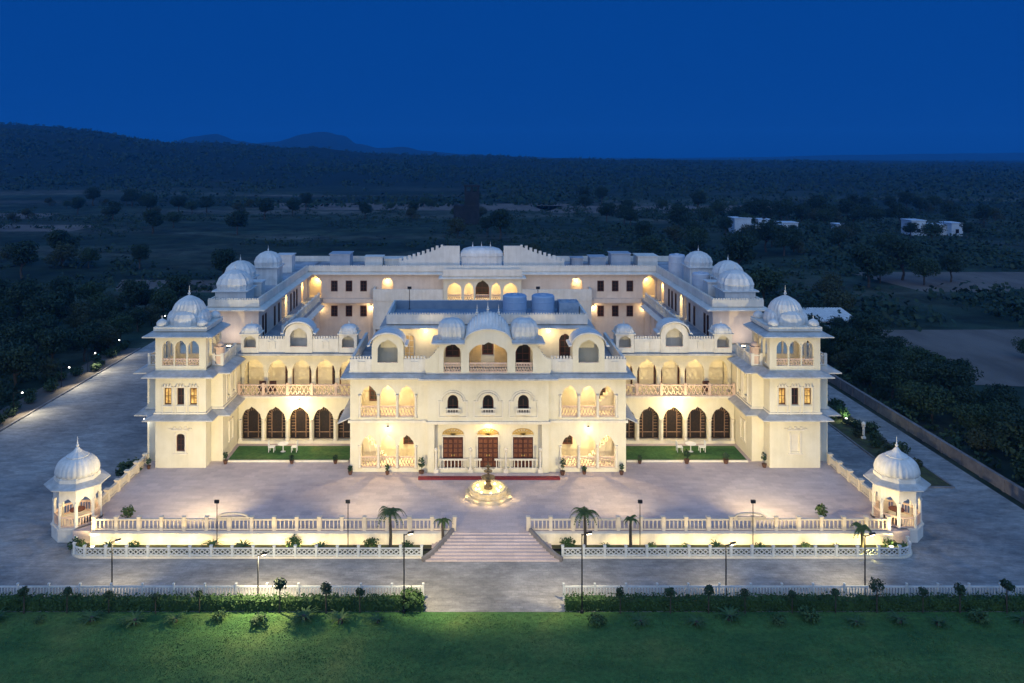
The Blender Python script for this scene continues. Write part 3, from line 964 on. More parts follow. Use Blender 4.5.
# sloping volutes at its sides
for s in (-1, 1):
    n = 8
    for i in range(n):
        t = i / n
        ub(j, s*(4.28 + 1.15*t), s*(4.28 + 1.15*(t + 1/n)), 69.1, 69.35, 8.8, 8.8 + 1.15 + 1.0*(1 - t)**2.2)
jo = part('jharokha', j, 'plaster', label='projecting balcony storey with three arches under bulbous canopies')
e = MB()
for s in (-1, 1):
    x0, x1 = (XC-4.27, XC-2.02) if s < 0 else (XC+2.02, XC+4.27)
    pts = [(x0, 71.1), (x0, 69.0), (x1, 69.0)] if s < 0 else [(x0, 69.0), (x1, 69.0), (x1, 71.1)]
    eave(e, pts, 0.6, 11.66, 0.20, 0.1)
part('eave', e, 'eave', jo)
a = MB(); arch_band(a, 0, 68.85, 69.25, 2.08, 11.36, 1.17, 0.09, foot=0.0); part('canopy', a, 'dome', jo)
v = MB()
nn_, mm_ = 44, 16
for jj in range(mm_ + 1):
    t = jj / mm_
    if t < 0.42: kx, hz_ = 1.0, 1.12 + 1.33 * math.sin(t / 0.42 * PI / 2)
    else: kx = math.sqrt(max(0.001, 1 - ((t - 0.42) / 0.58) ** 2)); hz_ = 2.45 * kx
    for ii in range(nn_ + 1):
        a_ = PI * ii / nn_; q_ = 1.0 if ii % 2 == 0 else 0.955
        v.v.append((XC - math.cos(a_) * 2.12 * kx * (q_ if jj else 1), 69.02 + 3.3 * t, 11.38 + math.sin(a_) * hz_ * (q_ if jj else 1)))
for jj in range(mm_):
    for ii in range(nn_):
        q_ = jj * (nn_ + 1) + ii; v.f.append((q_, q_ + 1, q_ + nn_ + 2, q_ + nn_ + 1))
part('dome', v, 'dome', jo, label='broad ribbed vault over the middle arch')
for q in (-0.95, 0, 0.95):
    fb = MB(); finial(fb, XC+q, 70.4, 13.78 - abs(q)*0.27, 0.9); part('finial', fb, 'dome', jo)
for s in (-1, 1):
    dm = MB()
    dm.lathe(XC+s*3.18, 70.05, [(1.08,11.66),(1.12,11.9),(1.16,12.3),(1.10,12.7),(0.92,13.0),(0.6,13.22),(0.25,13.3)], 40, ribs=20, amp=0.035, sq=5)
    part('dome', dm, 'dome', jo)
r = MB()
for (a_, b_) in ((-3.8, -2.4), (-1.6, 1.6), (2.4, 3.8)):
    rail(r, [(XC+a_, 69.05), (XC+b_, 69.05)], 8.8, 0.85, 0.22, 0.07, style='x')
part('railing', r, 'lattice', jo)
# inner arches and windows of the jharokha
for c in (-1.15, 1.15):
    n_ = MB()
    wx(n_, c-0.55, c+0.55, 70.84, 8.8, 11.3, 0.05, [Op(c, 0.9, 9.0, 10.3, 0.7)]); ub(n_, c-0.44, c+0.44, 70.845, 70.88, 9.0, 11.0); part('niche', n_, 'ochre', jo)
window(-3.1, 70.88, 9.7, 1.25, 1.5, True, bars=(1, 1)); window(0.0, 70.88, 9.9, 1.0, 1.2, True, bars=(1, 1)); window(3.1, 70.88, 8.9, 1.3, 2.3, True)
ceiling_lamp(XC, 70.2, 11.48, 40)
for s in (-1, 1): ceiling_lamp(XC + s*3.15, 70.1, 11.48, 14)

# set-back storey with the roof tanks
b = MB()
wx(b, -9.0, 9.0, 73.4, 8.72, 12.1, 0.3, [Op(7.15, 1.1, 8.75, 10.6, 0.6), Op(-7.15, 1.1, 8.75, 10.6, 0.6)])
for s in (-1, 1): wy(b, s*9.0, 73.71, 80, 8.72, 12.1, -s*0.3)
ub(b, -9.0, 9.0, 80.01, 80.3, 0, 12.1)
part('wall', b, 'plaster', label='wall of the set-back storey behind the portico')
b = MB()
wx(b, -9.2, 9.2, 73.05, 12.12, 13.0, 0.2); ub(b, -9.2, 9.2, 80.2, 80.4, 12.12, 13.0)
for s in (-1, 1): wy(b, s*9.2, 73.26, 80.19, 12.12, 13.0, -s*0.2)
n = 76
for i in range(n):
    u = -9.15 + 18.3*(i+0.5)/n; ub(b, u-0.07, u+0.07, 73.08, 73.22, 13.0, 13.14)
part('parapet', b, 'white', label='pale parapet round the flat middle roof')
b = MB(); ub(b, -8.98, 8.98, 73.27, 80.18, 12.11, 12.2); part('roof', b, 'pool', label='flat roof with blue waterproofing')
b = MB(); ub(b, -8.96, 8.96, 80.10, 80.19, 12.2, 12.98); part('roof_upstand', b, 'pool')
b = MB(); eave(b, [(XC-9.0,80.0),(XC-9.0,73.4),(XC+9.0,73.4),(XC+9.0,80.0)], 0.8, 12.1, 0.25, 0.1); part('eave', b, 'eave')
window(7.15, 73.55, 8.8, 1.05, 2.3, False, bars=(1, 3)); window(-7.15, 73.55, 8.8, 1.05, 2.3, False, pane='ochre', frame='trim', bars=(1, 3))
for s in (-1, 1):
    wall_lamp(XC + s*5.6, 73.39, 11.6, 110, off=1.0); wall_lamp(XC + s*8.4, 73.39, 11.5, 40, off=0.8)

# ---------------------------------------------------------------- arcades between centre and towers
ARC = [22.5 - 2.3*k for k in range(5)]
for s in (-1, 1):
    a = MB()
    wx(a, s*12.0, s*23.75, 76.6, 0, 4.45, 0.4, [Op(s*c, 1.92, 0.28, 2.3, 1.15) for c in ARC])
    ub(a, s*12.01, s*23.7, 77.01, 81.0, 4.2, 4.58)
    ub(a, s*12.01, s*23.7, 80.0, 80.3, 0, 8.6)
    ub(a, s*12.01, s*23.7, 76.2, 77.0, 4.46, 4.585)
    ub(a, s*12.01, s*23.74, 76.35, 76.59, 0, 0.27)
    part('wall', a, 'plaster', label='cream wall of the arcade')
    a = MB()
    wx(a, s*12.01, s*23.75, 77.6, 4.59, 8.55, 0.35, [Op(s*c, 1.9, 4.6, 6.6, 1.15, 'cusp' if c < 22 else 'round') for c in ARC])
    part('arcade', a, 'plaster')
    # dark carved screens in the ground floor arches: doorway with glazed surround
    for c in ARC:
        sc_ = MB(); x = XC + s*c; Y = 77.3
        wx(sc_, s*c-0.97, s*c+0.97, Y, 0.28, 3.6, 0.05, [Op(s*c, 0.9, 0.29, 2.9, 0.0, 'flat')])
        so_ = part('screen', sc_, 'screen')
        dark_panel = MB(); dark_panel.box(x-0.46, x+0.46, Y+0.06, Y+0.10, 0.29, 2.95); part('door', dark_panel, 'screen', so_)  # dark panel standing in for the shaded interior behind the doorway
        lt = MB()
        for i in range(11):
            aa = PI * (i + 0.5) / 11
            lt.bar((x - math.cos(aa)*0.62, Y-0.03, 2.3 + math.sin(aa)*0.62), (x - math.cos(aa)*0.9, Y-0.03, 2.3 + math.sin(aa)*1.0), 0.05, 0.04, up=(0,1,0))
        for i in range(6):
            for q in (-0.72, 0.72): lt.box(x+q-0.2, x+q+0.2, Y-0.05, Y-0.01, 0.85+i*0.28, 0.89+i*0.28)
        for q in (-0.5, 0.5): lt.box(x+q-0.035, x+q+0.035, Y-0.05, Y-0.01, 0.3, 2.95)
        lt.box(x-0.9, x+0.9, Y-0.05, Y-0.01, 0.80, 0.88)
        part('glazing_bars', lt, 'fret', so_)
    for c in [23.55] + [22.5 - 1.15 - 2.3*k for k in range(5)]:
        cb = MB(); cb.lathe(XC+s*c, 76.5, [(0.2,0.27),(0.2,0.45),(0.12,0.55),(0.13,1.2),(0.10,2.0),(0.17,2.15),(0.2,2.3)], 10); part('column', cb, 'trim', smooth=False)
    r = MB(); rail(r, [(XC+s*12.05, 76.35), (XC+s*23.6, 76.35)], 4.58, 1.1, 0.42, 0.09, post=2.3, style='x', th=0.14, pw=0.24)
    part('balustrade', r, 'lattice', label='pinkish lattice balustrade of the upper arcade')
    e = MB(); ub(e, s*12.02, s*23.7, 76.1, 76.199, 4.42, 4.60)
    part('string_course', e, 'trim')
    # flat roof, its parapet and kiosks
    a = MB(); ub(a, s*12.01, s*23.75, 76.4, 82.0, 8.56, 8.72); part('roof', a, 'roof')
    e = MB(); ub(e, s*12.02, s*23.7, 75.95, 76.39, 8.5, 8.66); part('eave', e, 'eave')
    for (u0, u1) in ((21.7, 19.2), (16.6, 14.1)):
        p = MB()
        ub(p, s*u0, s*u1, 76.3, 76.55, 8.73, 10.05)
        n = int(abs(u0-u1)/0.24)
        for k in range(n):
            u = u1 + (u0-u1)*(k+0.5)/n; ub(p, s*(u-0.075), s*(u+0.075), 76.34, 76.5, 10.05, 10.28)
        c = (u0+u1)/2
        for q in (-0.28, 0.28): ub(p, s*c+q-0.05, s*c+q+0.05, 76.22, 76.3, 9.1, 9.7)
        ub(p, s*c-0.36, s*c+0.36, 76.22, 76.3, 9.7, 9.8); ub(p, s*c-0.2, s*c+0.2, 76.22, 76.3, 9.8, 9.95)
        part('parapet', p, 'white')
    # arched kiosk in the middle
    k = MB(); c = s*17.9
    zt = lambda t, c=c: 10.55 + 1.0*math.sqrt(max(0, 1-((t-c)/1.3)**2))
    wx(k, c-1.3, c+1.3, 76.2, 8.73, zt, 0.3, [Op(c, 1.65, 9.3, 10.3, 0.8)])
    wx(k, c-1.3, c+1.3, 77.6, 8.73, zt, 0.2)
    for q in (-1, 1): ub(k, c+q*1.28, c+q*1.05, 76.51, 77.59, 8.73, 10.5)
    ko = part('kiosk', k, 'white')
    b = MB(); arch_band(b, c, 75.95, 77.9, 1.42, 10.58, 1.05, 0.13); part('canopy', b, 'dome', ko)
    r = MB(); rail(r, [(XC+c-0.8, 76.3), (XC+c+0.8, 76.3)], 8.75, 0.6, 0.22, 0.07, style='x'); part('railing', r, 'lattice', ko)
    # small square kiosks with cupolas
    for c in (s*22.55, s*13.2):
        k = MB()
        wx(k, c-0.85, c+0.85, 76.2, 8.73, 10.45, 0.25, [Op(c, 1.15, 9.2, 9.9, 0.45)])
        wx(k, c-0.85, c+0.85, 77.45, 8.73, 10.45, 0.2)
        for q in (-1, 1): ub(k, c+q*0.84, c+q*0.64, 76.46, 77.44, 8.73, 10.44)
        ub(k, c-1.0, c+1.0, 76.05, 77.75, 10.46, 10.58)
        ko = part('kiosk', k, 'white')
        d = MB(); d.lathe(XC+c, 76.9, [(0.78,10.58),(0.80,10.8),(0.72,11.05),(0.5,11.25),(0.15,11.35)], 24, ribs=12, amp=0.02, sq=4)
        for (qx, qy) in ((-0.7,-0.6),(0.7,-0.6),(-0.7,0.6),(0.7,0.6)):
            d.lathe(XC+c+qx, 76.9+qy, [(0.14,10.58),(0.17,10.7),(0.13,10.85),(0.04,10.95),(0.015,11.15)], 8)
        do = part('dome', d, 'dome', ko)
        f = MB(); finial(f, XC+c, 76.9, 11.33, 0.6); part('finial', f, 'dome', do)
        r = MB(); rail(r, [(XC+c-0.55, 76.28), (XC+c+0.55, 76.28)], 8.75, 0.5, 0.2, 0.06, style='x'); part('railing', r, 'lattice', ko)
    # lamps
    wall_lamp(XC + s*17.9, 76.58, 4.2, 420, off=1.35)
    for c in (19.6, 17.2, 14.9, 12.9): window(s*c, 79.99, 4.62, 0.85, 2.3, True)
    for c in (21.3, 16.7, 13.2): ceiling_lamp(XC + s*c, 78.9, 8.55, 130)
    for c in (20.2, 15.6): ceiling_lamp(XC + s*c, 78.8, 4.19, 3)

# ---------------------------------------------------------------- corner towers
def small_dome(mb, x, y, z, r):
    mb.lathe(x, y, [(r*0.9,z),(r*1.08,z+r*0.35),(r*1.0,z+r*0.75),(r*0.7,z+r*1.1),(r*0.3,z+r*1.3),(r*0.1,z+r*1.42),(r*0.05,z+r*2.0)], 14)
for s in (-1, 1):
    U0, U1, B0, B1 = 23.8, 30.6, 24.85, 29.3      # body and front bay (mirrored)
    YB, YF = 72.0, 70.5
    w_ = MB()
    # body
    wx(w_, s*U0, s*U1, YB, -1.1, 8.6, 0.35)
    wy(w_, s*U1, YB+0.36, 82.0, -1.1, 8.6, -s*0.35)
    wy(w_, s*U0, YB+0.36, 82.0, 0, 8.6, s*0.35, [Op(73.6, 0.9, 5.4, 6.9, 0.5), Op(75.2, 0.9, 5.4, 6.9, 0.5)])
    ub(w_, s*(U0+0.34), s*(U0+0.4), YB+0.5, 77, 4.6, 8.5)
    ub(w_, s*(U0+0.36), s*(U1-0.36), YB+0.36, 81.9, 8.4, 8.62)
    # bay
    ops = [Op(s*c, 0.62, 5.55, 7.05, 0.0, 'flat') for c in (25.95, 27.08, 28.2)]
    ops.append(Op(s*27.08, 0.72, 1.45, 2.75, 0.25, 'round'))
    wx(w_, s*B0, s*B1, YF, -0.5, 8.75, 0.3, ops)
    for q in (B0, B1):
        a, b = (q, q + 0.3) if q == B0 else (q - 0.3, q)
        ub(w_, s*a, s*b, YF+0.31, YB-0.001, -0.5, 8.75)
    part('wall', w_, 'plaster', label='cream wall of the corner tower')
    # windows of the bay
    lit = [('litglass','litglass','litglass'), ('litglass','glass','litglass')]
    for i, c in enumerate((25.95, 27.08, 28.2)):
        window(s*c, YF+0.2, 5.56, 0.66, 1.48, False, pane=('litglass' if not (i == 1) else 'glass'), bars=(1, 1))
        f = MB(); x = XC + s*c
        for q in (-0.42, 0.42): f.box(x+q-0.05, x+q+0.05, YF-0.09, YF, 4.72, 7.1)
        f.box(x-0.5, x+0.5, YF-0.14, YF, 7.1, 7.18)
        for q in (-0.26, 0, 0.26): f.lathe(x+q, YF-0.06, [(0.11,7.18),(0.13,7.26),(0.08,7.36),(0.02,7.46)], 8)
        f.box(x-0.5, x+0.5, YF-0.12, YF, 5.40, 5.5)
        part('window_surround', f, 'trim')
    f = MB(); ub(f, s*25.2, s*28.95, YF-0.1, YF, 4.62, 4.71); part('window_surround', f, 'trim')
    if s < 0:
        window(s*27.08, YF+0.15, 1.46, 0.74, 1.55, False, bars=(1, 2))
    else:
        f = MB(); ub(f, s*27.08-0.45, s*27.08+0.45, YF+0.1, YF+0.2, 1.3, 3.2); part('niche', f, 'trim', label='blank niche in the tower wall')
    f = MB(); x = XC + s*27.08
    for q in (-0.46, 0.46): f.box(x+q-0.06, x+q+0.06, YF-0.08, YF, 1.3, 3.1)
    f.box(x-0.65, x+0.65, YF-0.1, YF, 1.2, 1.3); f.box(x-0.75, x+0.75, YF-0.16, YF, 3.3, 3.4); f.box(x-1.0, x+1.0, YF-0.12, YF, 3.42, 3.5)
    for q in (-0.5, 0, 0.5): f.box(x+q-0.1, x+q+0.1, YF-0.1, YF, 3.5, 3.62)
    part('window_surround', f, 'trim')
    # string courses and chajjas
    out = [(XC+s*U0, 76.2), (XC+s*U0, YB), (XC+s*B0, YB), (XC+s*B0, YF), (XC+s*B1, YF), (XC+s*B1, YB), (XC+s*U1, YB), (XC+s*U1, 82)]
    if s < 0: out = out[::-1]
    e = MB(); eave(e, out, 0.85, 4.75, 0.32, 0.1); part('eave', e, 'eave', label='lower stone chajja of the corner tower')
    e = MB(); eave(e, out, 0.9, 8.55, 0.34, 0.1); part('eave', e, 'eave', label='upper stone chajja of the corner tower')
    b = MB(); band(b, out, 0.12, 4.76, 4.9); part('string_course', b, 'trim')
    # court-facing side: framed niches
    for yc in (73.6, 75.2):
        f = MB(); X = XC + s*U0
        a, b_ = min(X, X - s*0.1), max(X, X - s*0.1)
        for q in (-0.6, 0.6): f.box(a, b_, yc+q-0.06, yc+q+0.06, 5.1, 7.5)
        f.box(a, b_, yc-0.66, yc+0.66, 5.0, 5.1); f.box(a, b_, yc-0.7, yc+0.7, 7.5, 7.62)
        part('window_surround', f, 'trim')
    for yc in (74.3,):
        f = MB(); X = XC + s*U0
        a, b_ = min(X, X - s*0.1), max(X, X - s*0.1)
        for q in (-0.55, 0.55): f.box(a, b_, yc+q-0.06, yc+q+0.06, 1.2, 3.0)
        f.box(a, b_, yc-0.7, yc+0.7, 3.0, 3.1); f.box(a, b_, yc-0.7, yc+0.7, 1.1, 1.2)
        part('window_surround', f, 'trim')
    # terrace balustrade of the body
    for run in (((U0+0.1, 76.0), (U0+0.1, YB+0.15), (B0-0.2, YB+0.15)), ((B1+0.2, YB+0.15), (U1-0.15, YB+0.15), (U1-0.15, 81.8))):
        p = MB(); rail(p, [(XC+s*q[0], q[1]) for q in run], 8.63, 0.95, 0.28, 0.08, post=1.8, th=0.14, pw=0.26, style='x')
        part('balustrade', p, 'white')
    # corner kiosk turret at the inner end of the terrace
    k = MB(); k.box(XC+s*24.15-0.3, XC+s*24.15+0.3, 72.4-0.3, 72.4+0.3, 8.64, 10.2)
    k.box(XC+s*24.15-0.4, XC+s*24.15+0.4, 71.9, 72.7, 10.2, 10.3); small_dome(k, XC+s*24.15, 72.3, 10.3, 0.32)
    part('turret', k, 'lattice')
    # pavilion on top
    k = MB()
    ops = [Op(s*c, 1.0, 9.0, 10.6, 0.62) for c in (25.95, 27.08, 28.2)]
    wx(k, s*B0, s*B1, YF, 8.76, 11.85, 0.25, ops)
    wx(k, s*B0, s*B1, YF+4.2, 8.63, 11.85, 0.25, ops)
    yo = [Op(YF+c, 1.0, 9.0, 10.6, 0.62) for c in (1.2, 2.3, 3.4)]
    wy(k, s*B0, YF+0.26, YF+4.19, 8.63, 11.85, s*0.25, yo); wy(k, s*B1, YF+0.26, YF+4.19, 8.63, 11.85, -s*0.25, yo)
    ub(k, s*B0, s*B1, YF+0.02, YF+4.43, 11.86, 12.05)
    po = part('pavilion', k, 'plaster', label='open arcaded pavilion on top of the corner tower')
    e = MB(); x0, x1 = min(XC+s*B0, XC+s*B1), max(XC+s*B0, XC+s*B1)
    sq = [(x0, YF+4.45), (x0, YF), (x1, YF), (x1, YF+4.45), (x0, YF+4.45)]
    eave(e, sq[:4], 0.85, 12.0, 0.28, 0.1); eave(e, [sq[3], sq[0]], 0.85, 12.0, 0.28, 0.1); part('eave', e, 'eave', po)
    e = MB(); e.box(x0-0.12, x1+0.12, YF-0.12, YF+4.57, 12.06, 12.42)
    n = 16
    for i in range(n): e.box(x0-0.16, x0-0.10, YF+4.4*i/n, YF+4.4*(i+0.6)/n, 12.1, 12.36); e.box(x0+4.45*i/n, x0+4.45*(i+0.6)/n, YF-0.16, YF-0.10, 12.1, 12.36)
    part('cornice', e, 'white', po)
    r = MB(); rail(r, [(x0+0.3, YF+0.12), (x1-0.3, YF+0.12)], 8.77, 0.85, 0.24, 0.07, style='x'); part('railing', r, 'lattice', po)
    cx, cy = XC + s*27.08, YF + 2.22
    d = MB()
    d.lathe(cx, cy, [(1.45,12.42),(1.45,12.7),(1.36,12.85),(1.42,13.25),(1.36,13.7),(1.16,14.12),(0.84,14.45),(0.45,14.68),(0.25,14.78),(0.16,14.82)], 48, ribs=24, amp=0.035, sq=2.4)
    do = part('dome', d, 'dome', po, smooth=False)
    d = MB()
    for (qx, qy) in ((0,-1.15),(-1.12,0),(1.12,0),(0,1.15)):    # gabled bulges on the four faces
        sx, sy = (0.95, 0.62) if qx == 0 else (0.62, 0.95)
        d.lathe(cx+qx, cy+qy, [(1.22,12.43),(1.28,12.7),(1.2,13.05),(0.95,13.36),(0.5,13.58),(0.1,13.66)], 28, ribs=14, amp=0.035, sx=sx, sy=sy)
    part('side_dome', d, 'dome', po)
    for qx in (-1.78, 1.78):
        for qy in (-1.8, 1.8):
            d = MB(); small_dome(d, cx+qx, cy+qy, 12.43, 0.46); part('corner_dome', d, 'dome', po)
    f = MB(); finial(f, cx, cy, 14.75, 1.0); finial(f, cx, cy-1.15, 13.62, 0.6); part('finial', f, 'dome', po)
    ceiling_lamp(cx, cy, 11.85, 70)

# ---------------------------------------------------------------- wings and rear range
WI, WO = 22.7, 27.6
for s in (-1, 1):
    w_ = MB()
    ub(w_, s*21.2, s*28.9, 82.01, 113.9, -1.1, 8.9)     # lower floors
    part('wall', w_, 'court', label='outer wall of the side wing')
    w_ = MB()
    wx(w_, s*WI, s*WO, 80.0, 8.73, 12.3, 0.3)
    wy(w_, s*WO, 80.31, 113.9, 8.73, 12.3, -s*0.3)
    ops = [Op(yc, 1.2, 9.06, 10.9, 0.7) for yc in (90.3, 91.9, 100.8)]
    wy(w_, s*WI, 80.31, 103.9, 8.91, 12.3, s*0.3, ops)
    part('wall', w_, 'court', label='pinkish wall of the top storey of the side wing')
    w_ = MB()
    ub(w_, s*(WI+0.9), s*(WI+1.1), 82.5, 104, 8.91, 12.3)
    part('wall', w_, 'plaster')
    w_ = MB(); ub(w_, s*(WI+0.01), s*(WO-0.01), 80.05, 113.9, 12.31, 12.42); ub(w_, s*WO, s*28.9, 85, 113.9, 12.31, 12.42); ub(w_, s*(WO+0.01), s*28.9, 85, 113.9, 8.91, 12.3); part('roof', w_, 'roof')
    # parapet and its chajja: round front and court side
    p = MB()
    ub(p, s*(WI-0.12), s*(WO+0.1), 79.7, 79.95, 12.45, 13.15)
    ub(p, s*(WI-0.12), s*(WI+0.12), 79.96, 103.75, 12.45, 13.15)
    ub(p, s*(WO-0.1), s*(WO+0.1), 79.96, 113.9, 12.45, 13.15)
    n = 20
    for i in range(n):
        u = WI - 0.1 + (WO - WI + 0.2)*(i+0.5)/n; ub(p, s*(u-0.08), s*(u+0.08), 79.74, 79.9, 13.15, 13.28)
    n = 96
    for i in range(n):
        y = 79.98 + 23.7*(i+0.5)/n; ub(p, s*(WI-0.08), s*(WI+0.08), y-0.08, y+0.08, 13.15, 13.28)
    part('parapet', p, 'white', label='white parapet along the roof of the side wing')
    line = [(XC+s*WI, 103.4), (XC+s*WI, 80.0), (XC+s*WO, 80.0), (XC+s*WO, 113.9)]
    if s < 0: line = line[::-1]
    e = MB(); eave(e, line, 0.75, 12.45, 0.25, 0.12); part('eave', e, 'white', label='pale chajja under the wing parapet')
    # walkway in front of the top storey
    k = MB(); ub(k, s*20.6, s*(WI-0.01), 82.0, 103.9, 8.91, 9.0); ub(k, s*20.55, s*21.2, 82.0, 103.9, 8.6, 8.905); part('walkway', k, 'roof', label='open walkway along the court')
    r = MB(); rail(r, [(XC+s*20.75, 82.1), (XC+s*20.75, 101.4)], 9.0, 1.0, 0.5, 0.10, post=2.0, style='x', th=0.18, pw=0.26); part('balustrade', r, 'white')
    e = MB(); pts = [(XC+s*20.6, 82), (XC+s*20.6, 101.4)] if s < 0 else [(XC+s*20.6, 101.4), (XC+s*20.6, 82)]
    eave(e, pts, 0.6, 8.7, 0.25, 0.1); part('eave', e, 'white')
    # arcade of the floor below, towards the court
    k = MB(); wy(k, s*21.05, 82.02, 103.9, 0.3, 8.55, s*0.14, [Op(84.5 + 2.6*i, 1.5, 5.1, 6.9, 0.8) for i in range(7)]); part('arcade', k, 'court')
    for yc in (81.6, 82.7, 86.5, 88.4, 94.3, 96.0, 97.5):
        side_window(s*WI, -s, yc, 9.15, 0.62, 2.1)
    b = MB(); b.box(XC+s*25.1-0.2, XC+s*25.1+0.2, 77.9, 78.2, 8.73, 8.95); up = part('uplight', b, 'iron')  # added uplight behind the parapet, put in to brighten the wing front
    b = MB(); b.box(XC+s*25.1-0.17, XC+s*25.1+0.17, 77.95, 78.15, 8.951, 8.97); part('lens', b, 'bulb', up)
    spot(up, (XC+s*25.1, 78.1, 9.1), (XC+s*25.1, 80.0, 10.8), 150, (1.0,0.80,0.60), 150, 1.0)
    # lit corner opening beside the rear range
    wall_lamp(XC + s*(WI+0.55), 91.1+0.9, 11.2, 130, color=(1.0,0.80,0.36))
    wall_lamp(XC + s*(WI+0.5), 101.5, 11.2, 110, color=(1.0,0.66,0.20))
    # domes and rooms on the roof
    for (u, yy, r_, z0, hd, hh) in ((26.0, 83.2, 1.65, 12.42, 1.2, 1.9), (26.9, 88.3, 1.5, 12.42, 1.6, 1.8), (25.4, 94.5, 1.45, 12.42, 2.0, 1.7)):
        d = MB(); cx = XC + s*u
        d.box(cx-r_*0.95, cx+r_*0.95, yy-r_*0.95, yy+r_*0.95, z0, z0+hd)
        d.box(cx-r_*1.12, cx+r_*1.12, yy-r_*1.12, yy+r_*1.12, z0+hd, z0+hd+0.12)
        k = part('kiosk', d, 'dome')
        d = MB(); zz = z0+hd+0.12
        d.lathe(cx, yy, [(r_*0.98,zz),(r_*1.04,zz+0.3*hh),(r_*0.9,zz+0.6*hh),(r_*0.6,zz+0.85*hh),(r_*0.25,zz+0.98*hh),(0.1,zz+hh)], 36, ribs=18, amp=0.035, sq=3.2)
        do = part('dome', d, 'dome', k)
        f = MB(); finial(f, cx, yy, zz+hh-0.04, 0.7); part('finial', f, 'dome', do)
    d = MB(); ub(d, s*23.9, s*25.4, 85.6, 87.2, 12.42, 13.9); ub(d, s*23.8, s*25.5, 85.5, 87.3, 13.9, 14.0)
    part('stair_room', d, 'dome')

# rear range
w_ = MB()
ops = [Op(sg*c, 1.5, 9.05, 10.75, 1.0) for sg in (-1, 1) for c in (12.3,)] + [Op(sg*21.7, 1.6, 9.05, 10.9, 0.95) for sg in (-1, 1)]
wx(w_, -23.0, 23.0, 104.0, 0.3, 12.3, 0.35, ops)
ub(w_, -22.9, 22.9, 106.0, 106.2, 8.9, 12.3); ub(w_, -22.9, 22.9, 104.36, 106, 8.75, 9.04)
ub(w_, -28.9, 28.9, 113.91, 114.2, -1.1, 12.3)
part('wall', w_, 'court', label='pinkish court wall of the rear range')
w_ = MB(); ub(w_, -22.9, 22.9, 104.02, 113.9, 12.31, 12.42); part('roof', w_, 'roof')
p = MB(); ub(p, -22.55, 22.55, 103.76, 103.98, 12.45, 13.15)
for i in range(150):
    u = -22.5 + 45*(i+0.5)/150; ub(p, u-0.09, u+0.09, 103.8, 103.94, 13.15, 13.28)
ub(p, -28.8, 28.8, 113.7, 113.9, 12.45, 13.2)
part('parapet', p, 'white', label='white parapet along the rear range')
e = MB(); eave(e, [(XC-22.6, 104.0), (XC+22.6, 104.0)], 0.7, 12.45, 0.25, 0.12); part('eave', e, 'white')
for s in (-1, 1):
    for c in (19.2, 17.3, 15.4):
        window(s*c, 103.99, 9.85, 0.85, 1.4); window(s*c, 103.99, 6.6, 0.85, 1.4)
    wall_lamp(XC + s*21.7, 105.9, 11.3, 120, color=(1.0,0.68,0.2))
    wall_lamp(XC + s*12.5, 105.9, 11.2, 80)
    wall_lamp(XC + s*21.0, 103.98, 7.9, 45); wall_lamp(XC + s*14.4, 103.98, 8.0, 70)
w_ = MB(); ub(w_, -20.5, 20.5, 103.0, 103.98, 8.6, 9.0); ub(w_, -20.5, 20.5, 102.9, 102.99, 8.5, 9.05); part('walkway', w_, 'court')
# projecting middle of the rear range
w_ = MB()
ub(w_, -13.9, 13.9, 101.7, 102.98, 5.4, 9.0)
for s in (-1, 1): ub(w_, s*5.0, s*13.9, 101.6, 101.8, 9.0, 10.5)
for s in (-1, 1): ub(w_, s*13.7, s*13.9, 101.81, 103.9, 9.0, 10.5); ub(w_, s*13.6, s*13.85, 101.75, 103.9, 0.3, 5.39)
for c in (-12, -9.5, -7.4, 7.4, 9.5, 12):
    for q in (-0.25, 0.25): ub(w_, c+q-0.06, c+q+0.06, 101.52, 101.6, 9.3, 10.1)
    ub(w_, c-0.3, c+0.3, 101.52, 101.6, 10.1, 10.18)
part('balcony', w_, 'white', label='long solid balcony of the rear range')
w_ = MB()
ops = [Op(sg*c, w, 9.1, 10.5, 0.85) for sg in (-1, 1) for c, w in ((3.55, 1.75), (1.72, 1.2))] + [Op(0, 1.75, 9.1, 10.7, 0.95)]
wx(w_, -4.95, 4.95, 101.5, 9.01, 12.2, 0.3, ops)
for s in (-1, 1): ub(w_, s*4.65, s*4.95, 101.81, 103.99, 9.01, 12.2)
part('loggia', w_, 'plaster', label='lit loggia in the middle of the rear range')
w_ = MB(); ub(w_, -5.1, 5.1, 101.2, 103.75, 12.21, 12.35); ub(w_, -5.0, 5.0, 101.3, 101.5, 12.36, 13.1); part('parapet', w_, 'white')
e = MB(); eave(e, [(XC-4.95,103.2),(XC-4.95,101.5),(XC+4.95,101.5),(XC+4.95,103.2)], 0.6, 12.2, 0.2, 0.1); part('eave', e, 'white')
window(0, 103.99, 9.05, 1.9, 2.6, True)
for c in (-3.4, -1.7, 1.7, 3.4): ceiling_lamp(XC + c, 102.9, 12.2, 110, color=(1.0,0.78,0.34))
r = MB()
for a_, b_ in ((-4.3, -2.8), (-2.3, -1.25), (-0.8, 0.8), (1.25, 2.3), (2.8, 4.3)): rail(r, [(XC+a_, 101.62), (XC+b_, 101.62)], 9.05, 0.8, 0.26, 0.07, style='x')
part('railing', r, 'lattice')
